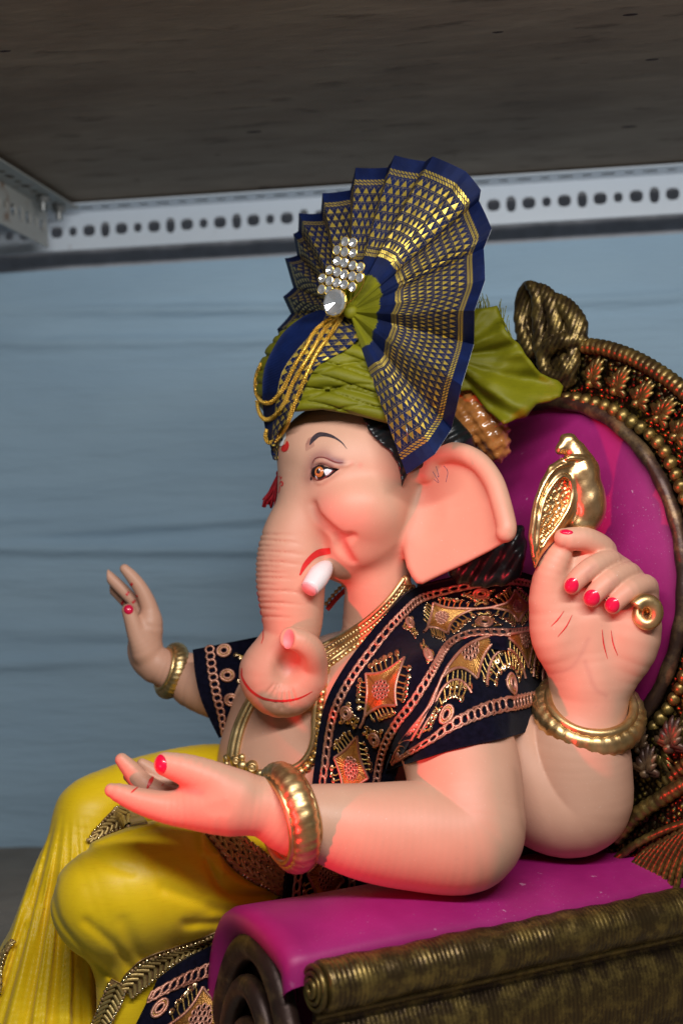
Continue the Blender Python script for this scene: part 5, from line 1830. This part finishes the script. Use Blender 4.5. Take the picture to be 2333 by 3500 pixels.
# gathered olive tail behind the fan
TAIL = [z1(*p) for p in [(1050, 800), (1130, 790), (1210, 775), (1230, 830), (1250, 890), (1310, 960), (1370, 1040), (1420, 1110), (1500, 1140), (1530, 1170), (1520, 1225), (1400, 1260), (1350, 1320), (1240, 1352), (1160, 1290), (1080, 1190), (1000, 1190), (990, 1000)]]
def ridge(a, p=1.0):
    return 1 - 2 * np.abs(np.mod(a, 2.0) - 1.0) ** p
def tailw(x, y):
    xc, yc = z1(960, 1010)
    an = np.arctan2(y - yc, x - xc); r = np.hypot(x - xc, y - yc)
    return -55 - 50 * np.clip((x - 1600) / 200, -1, 1.4) + r * (.13 * np.sin(6.5 * an + .8 * np.sin(r * .012)) + .07 * np.sin(13 * an + 1 + r * .01) + .02 * np.sin(27 * an + r * .02)) + 6 * np.sin(r * .05 + 2 * an)
tail = slab(TAIL, tailw, 22, 16)
def tailf(P):
    x, y = to_px(P)
    return tail(P) + 1.6 * ridge((x * .9 + y * .25) * .028 + np.sin(y * .015)) + 1.5 * np.sin((x * .2 - y) * .07 + np.sin(x * .03))
V, Q = surface_nets(tailf, U(1490, 980, -300), U(1960, 1490, 180), 6.5 * FINE)
tl_ = mesh_obj('turban_tail', V, Q, M['green'], turban)
mb = MB()
for i in range(46):
    t = i / 45.
    q = np.array(z1(1050 + 190 * t, 800 - 20 * math.sin(t * 3))) if i < 30 else np.array(z1(1215 + (i - 30) * 4.5, 800 + (i - 30) * 9))
    an = random.uniform(-.9, .5); ln = random.uniform(12, 50)
    w0 = float(tailw(q[0], q[1]))
    C = spline(np.array([U(q[0], q[1] + 8, w0), U(q[0] + ln * .4 * math.sin(an), q[1] - ln * .5, w0 - 4), U(q[0] + ln * .9 * math.sin(an) + random.uniform(-6, 6), q[1] - ln, w0)]), 6)
    mb.add(*tube(C, 1.1, 4))
o = mb.build('frayed_threads', M['green'], tl_); o['kind'] = 'stuff'
mb = MB()
for i in range(3):
    q = np.array(z1(900 + random.uniform(-10, 70), 1565 + random.uniform(-10, 20))); w0 = -345
    C = spline(np.array([U(q[0], q[1], w0), U(q[0] + random.uniform(-5, 30), q[1] + random.uniform(5, 40), w0 - random.uniform(0, 14)), U(q[0] + random.uniform(-10, 45), q[1] + random.uniform(25, 75), w0 - random.uniform(0, 20))]), 8)
    mb.add(*tube(C, .8, 4))
o = mb.build('frayed_threads', M['navy_plain'], fan); o['kind'] = 'stuff'

# red tassel hanging on the far side of the forehead
tas = empty('red_tassel', U(930, 1640, 140), 'small red thread tassel hanging from the turban beside the forehead', 'tassel')
mb = MB()
for i in range(42):
    a = random.uniform(-1, 1); b_ = random.uniform(-1, 1)
    C = spline(np.array([U(952 + a * 4, 1622, 140 + b_ * 6), U(938 + a * 14, 1670, 138 + b_ * 14), U(922 + a * 24 + random.uniform(-6, 6), 1722 + random.uniform(-14, 18), 136 + b_ * 20)]), 8)
    mb.add(*tube(C, 2.4, 4))
mb.build('threads', M['red_thread'], tas)['kind'] = 'stuff'
mb = MB(); mb.add(*ball(U(954, 1618, 140), 12, 12, 12))
C = spline(np.array([U(954, 1618, 140), U(962, 1570, 120), U(968, 1500, 90)]), 10); mb.add(*tube(C, 2.5, 6))
mb.build('knot', M['red_thread'], tas)

# ---- jewelled pin with three looped chains
pin = empty('turban_brooch', U(*z12(930, 900), -250), 'crystal turban pin with one large round stone and three gold chains', 'brooch')
GEMS = [(1018, 140), (1102, 150), (932, 230), (1015, 250), (1102, 262), (938, 345), (1010, 365), (1098, 392), (1180, 410), (855, 440), (936, 460), (1010, 485), (1095, 505), (1172, 520), (778, 528), (852, 555), (932, 575), (1010, 595), (1095, 620), (770, 645), (850, 660)]
PX = np.array([.86, .10, .0]); 
def pin_w(x, y): return -255 + (y - 950) * .10 - (x - 1170) * .45
vx = np.array([.90, 0, -.42]); vy = np.array([-.05, .99, .1]); vn = np.cross(vx, vy); vn = vn if vn[2] < 0 else -vn
def gem_mesh(r):
    k = 12
    V = []
    for rr_, hh in ((1.0, 0), (.96, .22), (.80, .30)):
        for j in range(k):
            a = 2 * math.pi * (j + (.5 if rr_ < .9 else 0)) / k
            V.append(vx * math.cos(a) * r * rr_ + vy * math.sin(a) * r * rr_ * 1.12 + vn * hh * r)
    V.append(vn * r * .18)
    Fc = []
    for i in range(2):
        for j in range(k): Fc.append((i * k + j, i * k + (j + 1) % k, (i + 1) * k + (j + 1) % k, (i + 1) * k + j))
    V[-1] = vn * r * .05
    for j in range(k): Fc.append((2 * k + j, 2 * k + (j + 1) % k, 3 * k))
    Fc.append(tuple(range(k))[::-1])
    return np.array(V), Fc
def setting(P, r):
    a = np.linspace(0, 2 * math.pi, 16, endpoint=False)
    C = np.array([P + vx * math.cos(t) * r + vy * math.sin(t) * r * 1.12 for t in a])
    return tube(C, 1.8, 5, True, up=vn)
mbs = MB()
g0 = None
for (gx, gy) in GEMS:
    px, py = z12(gx, gy); P = U(px, py, pin_w(px, py) - 6 - random.uniform(0, 5))
    mbs.add(*setting(P, 14.5))
    V, Fc = gem_mesh(14)
    if g0 is None:
        g0 = mesh_obj('gem', V + P, Fc, M['crystal'], pin, False)
        gc = np.array(g0.location) - world_pts(P)
    else:
        o = g0.copy(); col.objects.link(o); o.parent = pin; o.matrix_parent_inverse = g0.matrix_parent_inverse
        o.location = Vector(world_pts(P) + gc)
        o.rotation_euler = (random.uniform(-.16, .16), random.uniform(-.16, .16), random.uniform(-.16, .16))
px, py = z12(912, 785); P = U(px, py, pin_w(px, py) - 22)
V, Fc = gem_mesh(40)
mesh_obj('large_gem', V + P, Fc, M['crystal'], pin, False)
mbs.add(*setting(P, 41))
C = spline(np.array([U(*z12(*p), pin_w(*z12(*p)) - 4) for p in [(1215, 470), (1215, 560), (1175, 660), (1110, 740), (1040, 800)]]), 20)
mbs.add(*tube(C, 2.2, 6))
mbs.build('gold_setting', M['gold_chain'], pin)
class TB2:
    def __call__(s, px, py):
        return np.fmin(np.fmin(TURB(px, py), BODY(px, py)), s.band(px, py))
tb2 = TB2()
me_ = oF.data
bv = pF.P.reshape(-1, 3); bf = np.array([(i * pF.NT + j, i * pF.NT + j + 1, (i + 1) * pF.NT + j + 1, (i + 1) * pF.NT + j) for i in range(pF.NS - 1) for j in range(pF.NT - 1)])
tb2.band = Hit(bv, bf)
CH = [[(1045, 850), (1000, 880), (860, 960), (700, 1085), (600, 1260), (480, 1460), (370, 1680), (250, 1830), (150, 1840), (85, 1760), (70, 1650), (85, 1550), (130, 1440)],
      [(1045, 850), (985, 920), (810, 1060), (690, 1260), (575, 1450), (460, 1650), (370, 1860), (260, 1995), (165, 2020), (105, 1935), (90, 1830)],
      [(1045, 850), (975, 950), (855, 1130), (725, 1310), (630, 1500), (545, 1700), (480, 1860), (400, 2080), (300, 2225), (215, 2268), (175, 2205), (190, 2130)]]
for L in CH:
    A = spline(np.array([(*z12(*p), 0) for p in L], float), 400)[:, :2]
    w = tb2(A[:, 0], A[:, 1])
    idx_ = np.arange(len(w)); ok = ~np.isnan(w)
    w = np.interp(idx_, idx_[ok], w[ok]) - 9
    k = np.ones(41) / 41
    ws = np.convolve(np.pad(w, 20, 'edge'), k, 'valid'); w = np.minimum(ws, w) 
    w = np.convolve(np.pad(w, 8, 'edge'), np.ones(17) / 17, 'valid')
    C = Uarr(A[:, 0], A[:, 1], w)
    Ls = np.r_[0, np.cumsum(np.linalg.norm(np.diff(C, axis=0), axis=1))]
    n = int(Ls[-1] / 7.2)
    C = np.stack([np.interp(np.linspace(0, Ls[-1], n), Ls, C[:, q]) for q in range(3)], -1)
    T, Nn, Bn = frames(C)
    mb = MB()
    mb.add(*tube(C, 5.0, 6))
    for i in range(n):
        for j in range(6):
            a = 2 * math.pi * (j + .5 * (i % 2)) / 6
            mb.add(*ball(C[i] + (Nn[i] * math.cos(a) + Bn[i] * math.sin(a)) * 5.6, 3.3, nu=5, nv=3))
    mb.build('chain', M['gold_chain'], pin)['kind'] = 'stuff'
lap('turban')

# ================================================================== GOLD ORNAMENTS OF THE STATUE
def bangle(c, normal, R, r, lean=0, name='bangle', rings=((-1.25, .42, .93), (1.2, .36, .93)), ell_=1.0):
    C0 = U(*c); nrm = np.array(normal, float); nrm /= np.linalg.norm(nrm)
    a1 = np.cross(nrm, [0, 0, 1.]); a1 /= np.linalg.norm(a1); a2 = np.cross(nrm, a1)
    n = 120
    t = np.linspace(0, 2 * math.pi, n, endpoint=False)
    k = 16
    V = []
    for i in range(n):
        d = a1 * math.cos(t[i]) + a2 * math.sin(t[i]) * ell_
        for j in range(k):
            p = 2 * math.pi * j / k
            rope = 1 + .055 * math.sin(30 * t[i] + 2.2 * p)
            V.append(C0 + d * (R + r * rope * math.cos(p)) + nrm * (r * 1.25 * rope * math.sin(p)))
    Fc = [(i * k + j, i * k + (j + 1) % k, ((i + 1) % n) * k + (j + 1) % k, ((i + 1) % n) * k + j) for i in range(n) for j in range(k)]
    o = mesh_obj(name, np.array(V), Fc, M['gold'], statue)
    for off, rr, rs in rings:
        C = np.array([C0 + (a1 * math.cos(u) + a2 * math.sin(u) * ell_) * R * rs + nrm * off * r for u in np.linspace(0, 2 * math.pi, 64, endpoint=False)])
        V, Fc = tube(C, r * rr, 12, True, up=nrm)
        mesh_obj('bangle_rim', V, Fc, M['gold'], o)
    return o
bangle((*z4(1070, 1482), -645), (-.90, .16, -.42), 134, 33)
bangle((*z3(655, 1870), -262), (.06, -.80, -.60), 152, 33, rings=((1.2, .5, .90),))
bangle((*z9(748, 1078), 458), (-.86, -.30, -.42), 84, 24)

def gold_path(name, pts, r, hit=None, off=4, beads=None, mat='gold', n=80, k=10, sq=1.0, flat=None):
    A = spline(np.array([(p[0], p[1], 0) for p in pts], float), n)[:, :2]
    if hit is not None:
        w = hit(A[:, 0], A[:, 1]); ok = ~np.isnan(w); ii = np.arange(n)
        w = np.interp(ii, ii[ok], w[ok]) - off
        w = np.convolve(np.pad(w, 3, 'edge'), np.ones(7) / 7, 'valid')
    else:
        w = np.interp(np.linspace(0, 1, n), np.linspace(0, 1, len(pts)), [p[2] for p in pts])
    C = Uarr(A[:, 0], A[:, 1], w)
    mb = MB()
    if beads is None:
        mb.add(*tube(C, r, k, sq=sq))
    else:
        L = np.r_[0, np.cumsum(np.linalg.norm(np.diff(C, axis=0), axis=1))]
        m_ = max(2, int(L[-1] / beads))
        B = np.stack([np.interp(np.linspace(0, L[-1], m_), L, C[:, q]) for q in range(3)], -1)
        mb.add(*tube(C, r * .45, 6))
        for p in B: mb.add(*ball(p, r, nu=9, nv=6))
    return mb.build(name, M[mat], None)
def adopt(o, parent):
    bpy.context.view_layer.update()
    o.parent = parent; o.matrix_parent_inverse = parent.matrix_world.inverted(); return o

TORSO = TorsoHit()
neckl = empty('necklace', U(1150, 2200, -150))
adopt(neckl, statue)
for f_, r, bd in ((0, 9, None), (.2, 9, 15), (.38, 8, None), (.56, 8, 13), (.74, 8, None), (.92, 10, 17)):
    up_ = np.array([(868, 935), (790, 1040), (690, 1135), (590, 1205), (470, 1270), (420, 1290)], float)
    lo_ = np.array([(915, 985), (850, 1085), (760, 1190), (650, 1270), (480, 1400), (420, 1430)], float)
    q = up_ * (1 - f_) + lo_ * f_
    adopt(gold_path('necklace_row', [z2(*p) for p in q], r, TORSO, 6, bd), neckl)
pk = MB(); w_ = float(TORSO(*z2(878, 950))[0]); pk.add(*ball(U(*z2(876, 948), w_ - 10), 17, 20, 14)); adopt(pk.build('necklace_clasp', M['gold'], None), neckl)
adopt(gold_path('necklace_row', [(*z2(575, 955), 90), (*z2(520, 1005), 110), (*z2(470, 1065), 120)], 8, None, 0, 14), neckl)
adopt(gold_path('necklace_row', [(*z2(580, 985), 92), (*z2(530, 1030), 112), (*z2(475, 1095), 120)], 9, None, 0, None, 'red_paint'), neckl)

garl = empty('garland', U(900, 2600, -60)); adopt(garl, statue)
for dx, r in ((0, 15), (24, 11), (-20, 8)):
    adopt(gold_path('garland_cord', [z4(x + dx, y) for x, y in [(890, 830), (850, 900), (810, 990), (785, 1080), (772, 1160)]], r, TORSO, 6), garl)
adopt(gold_path('garland_cord', [z4(*p) for p in [(1240, 760), (1225, 850), (1215, 950), (1212, 1050), (1190, 1130), (1140, 1195), (1060, 1235)]], 13, TORSO, 8), garl)
adopt(gold_path('garland_cord', [z4(*p) for p in [(1275, 700), (1255, 850), (1245, 950), (1240, 1060), (1215, 1150), (1160, 1225), (1070, 1265)]], 15, TORSO, 8, 24), garl)
for x, y, r in ((745, 1165, 15), (772, 1150, 16), (795, 1178, 22), (828, 1205, 20), (880, 1212, 25), (868, 1250, 15), (925, 1250, 18), (975, 1268, 26), (1030, 1262, 18), (1068, 1245, 14), (745, 1195, 12), (825, 1160, 14)):
    w_ = float(TORSO(*z4(x, y))[0])
    if np.isnan(w_): continue
    mesh_obj('garland_bead', *ball(U(*z4(x, y), w_ - 6), r, r, r * .8, 12, 8), M['gold'], garl)
for x, y, r in ((975, 1270, 20), (880, 1214, 18), (795, 1178, 15)):
    w_ = float(TORSO(*z4(x, y))[0])
    t = np.linspace(0, 2 * math.pi, 20, endpoint=False)
    C = U(*z4(x, y), w_ - 6 - r) + np.column_stack([r * .7 * np.cos(t), r * .7 * np.sin(t), 0 * t])
    mesh_obj('garland_ring', *tube(C, 4.5, 7, True), M['gold'], garl)

# scroll end of the noose round the little finger
t = np.linspace(0, 1, 60)
c0 = U(*z3(1000, 1262), -392)
C = np.array([c0 + np.array([math.cos(a) * R, math.sin(a) * R * 1.15, 44 * q - 34]) for a, R, q in zip(-2.6 + t * 8.2, 40 - 26 * t, t)])
mesh_obj('noose_scroll', *tube(C, 24 - 6 * t, 14), M['gold'], statue)

# ================================================================== GOLD CONCH HELD IN THE RAISED HAND
conch = empty('gold_conch', U(*z3(600, 760), -310), 'gold sculpted conch with a scrolled wing held up by the raised near hand', 'conch')
cb = [ell((*z3(640, 560), -285), 66, 108, 62, -8), ell((*z3(600, 420), -290), 62, 70, 56, 25), chain([z3(610, 360, -292, 95), z3(575, 270, -298, 72), z3(540, 205, -302, 46)], 4), ell((*z3(478, 238), -312), 17, 22, 18, 20), ell((*z3(520, 175), -302), 20, 12, 18, 10), chain([z3(600, 720, -290, 85), z3(580, 850, -280, 80)], 3)]
neckring = chain([z3(470, 335, -320, 16), z3(530, 300, -345, 17), z3(620, 300, -335, 16)], 5)
WING = [z3(*p) for p in [(560, 300), (480, 300), (410, 345), (352, 450), (312, 570), (288, 700), (280, 800), (296, 900), (318, 985), (345, 940), (372, 890), (425, 830), (470, 790), (520, 720), (570, 640), (600, 520), (600, 380)]]
wingw = lambda x, y: -330 + .35 * (x - 1880) + 0 * y
wing = slab(WING, wingw, 26, 12)
inner = [z3(*p) for p in [(470, 415), (400, 470), (355, 570), (335, 700), (330, 800), (350, 860), (400, 790), (470, 700), (525, 600), (540, 500), (520, 430)]]
bowl = slab(inner, lambda x, y: wingw(x, y) - 30, 22, 8)
rimA = on(lambda P: wing(P), [z3(*p) for p in [(550, 330), (470, 350), (400, 420), (345, 540), (318, 680), (308, 800), (320, 910)]], 7, 0)
rimB = on(lambda P: wing(P), [z3(*p) for p in [(330, 870), (345, 720), (370, 590), (420, 480), (490, 410), (540, 430), (555, 510), (530, 610), (470, 710), (400, 800), (370, 850)]], 7.5, 0)
def conchf(P):
    d = cb[0](P)
    for f in cb[1:]: d = smin(d, f(P), 26)
    d = smin(d, wing(P), 12)
    d = smax(d, -bowl(P), 8)
    x, y = to_px(P)
    ins = poly2d(np.array(inner), x, y)
    d = d + np.where(ins < -4, 3.2 * np.sin(x * .30 + 1.3 * np.sin(y * .15)) * np.sin(y * .27 + np.sin(x * .21)), 0)
    d = smin(d, rimA(P), 6); d = smin(d, rimB(P), 6); d = smin(d, neckring(P), 6)
    return d + .9 * np.sin(x * .10) * np.sin(y * .08)
V, Q = surface_nets(conchf, U(1790, 1470, -420), U(2090, 1960, -180), 4.5 * FINE)
mesh_obj('shell', V, Q, M['gold_bright'], conch)
lap('ornaments')
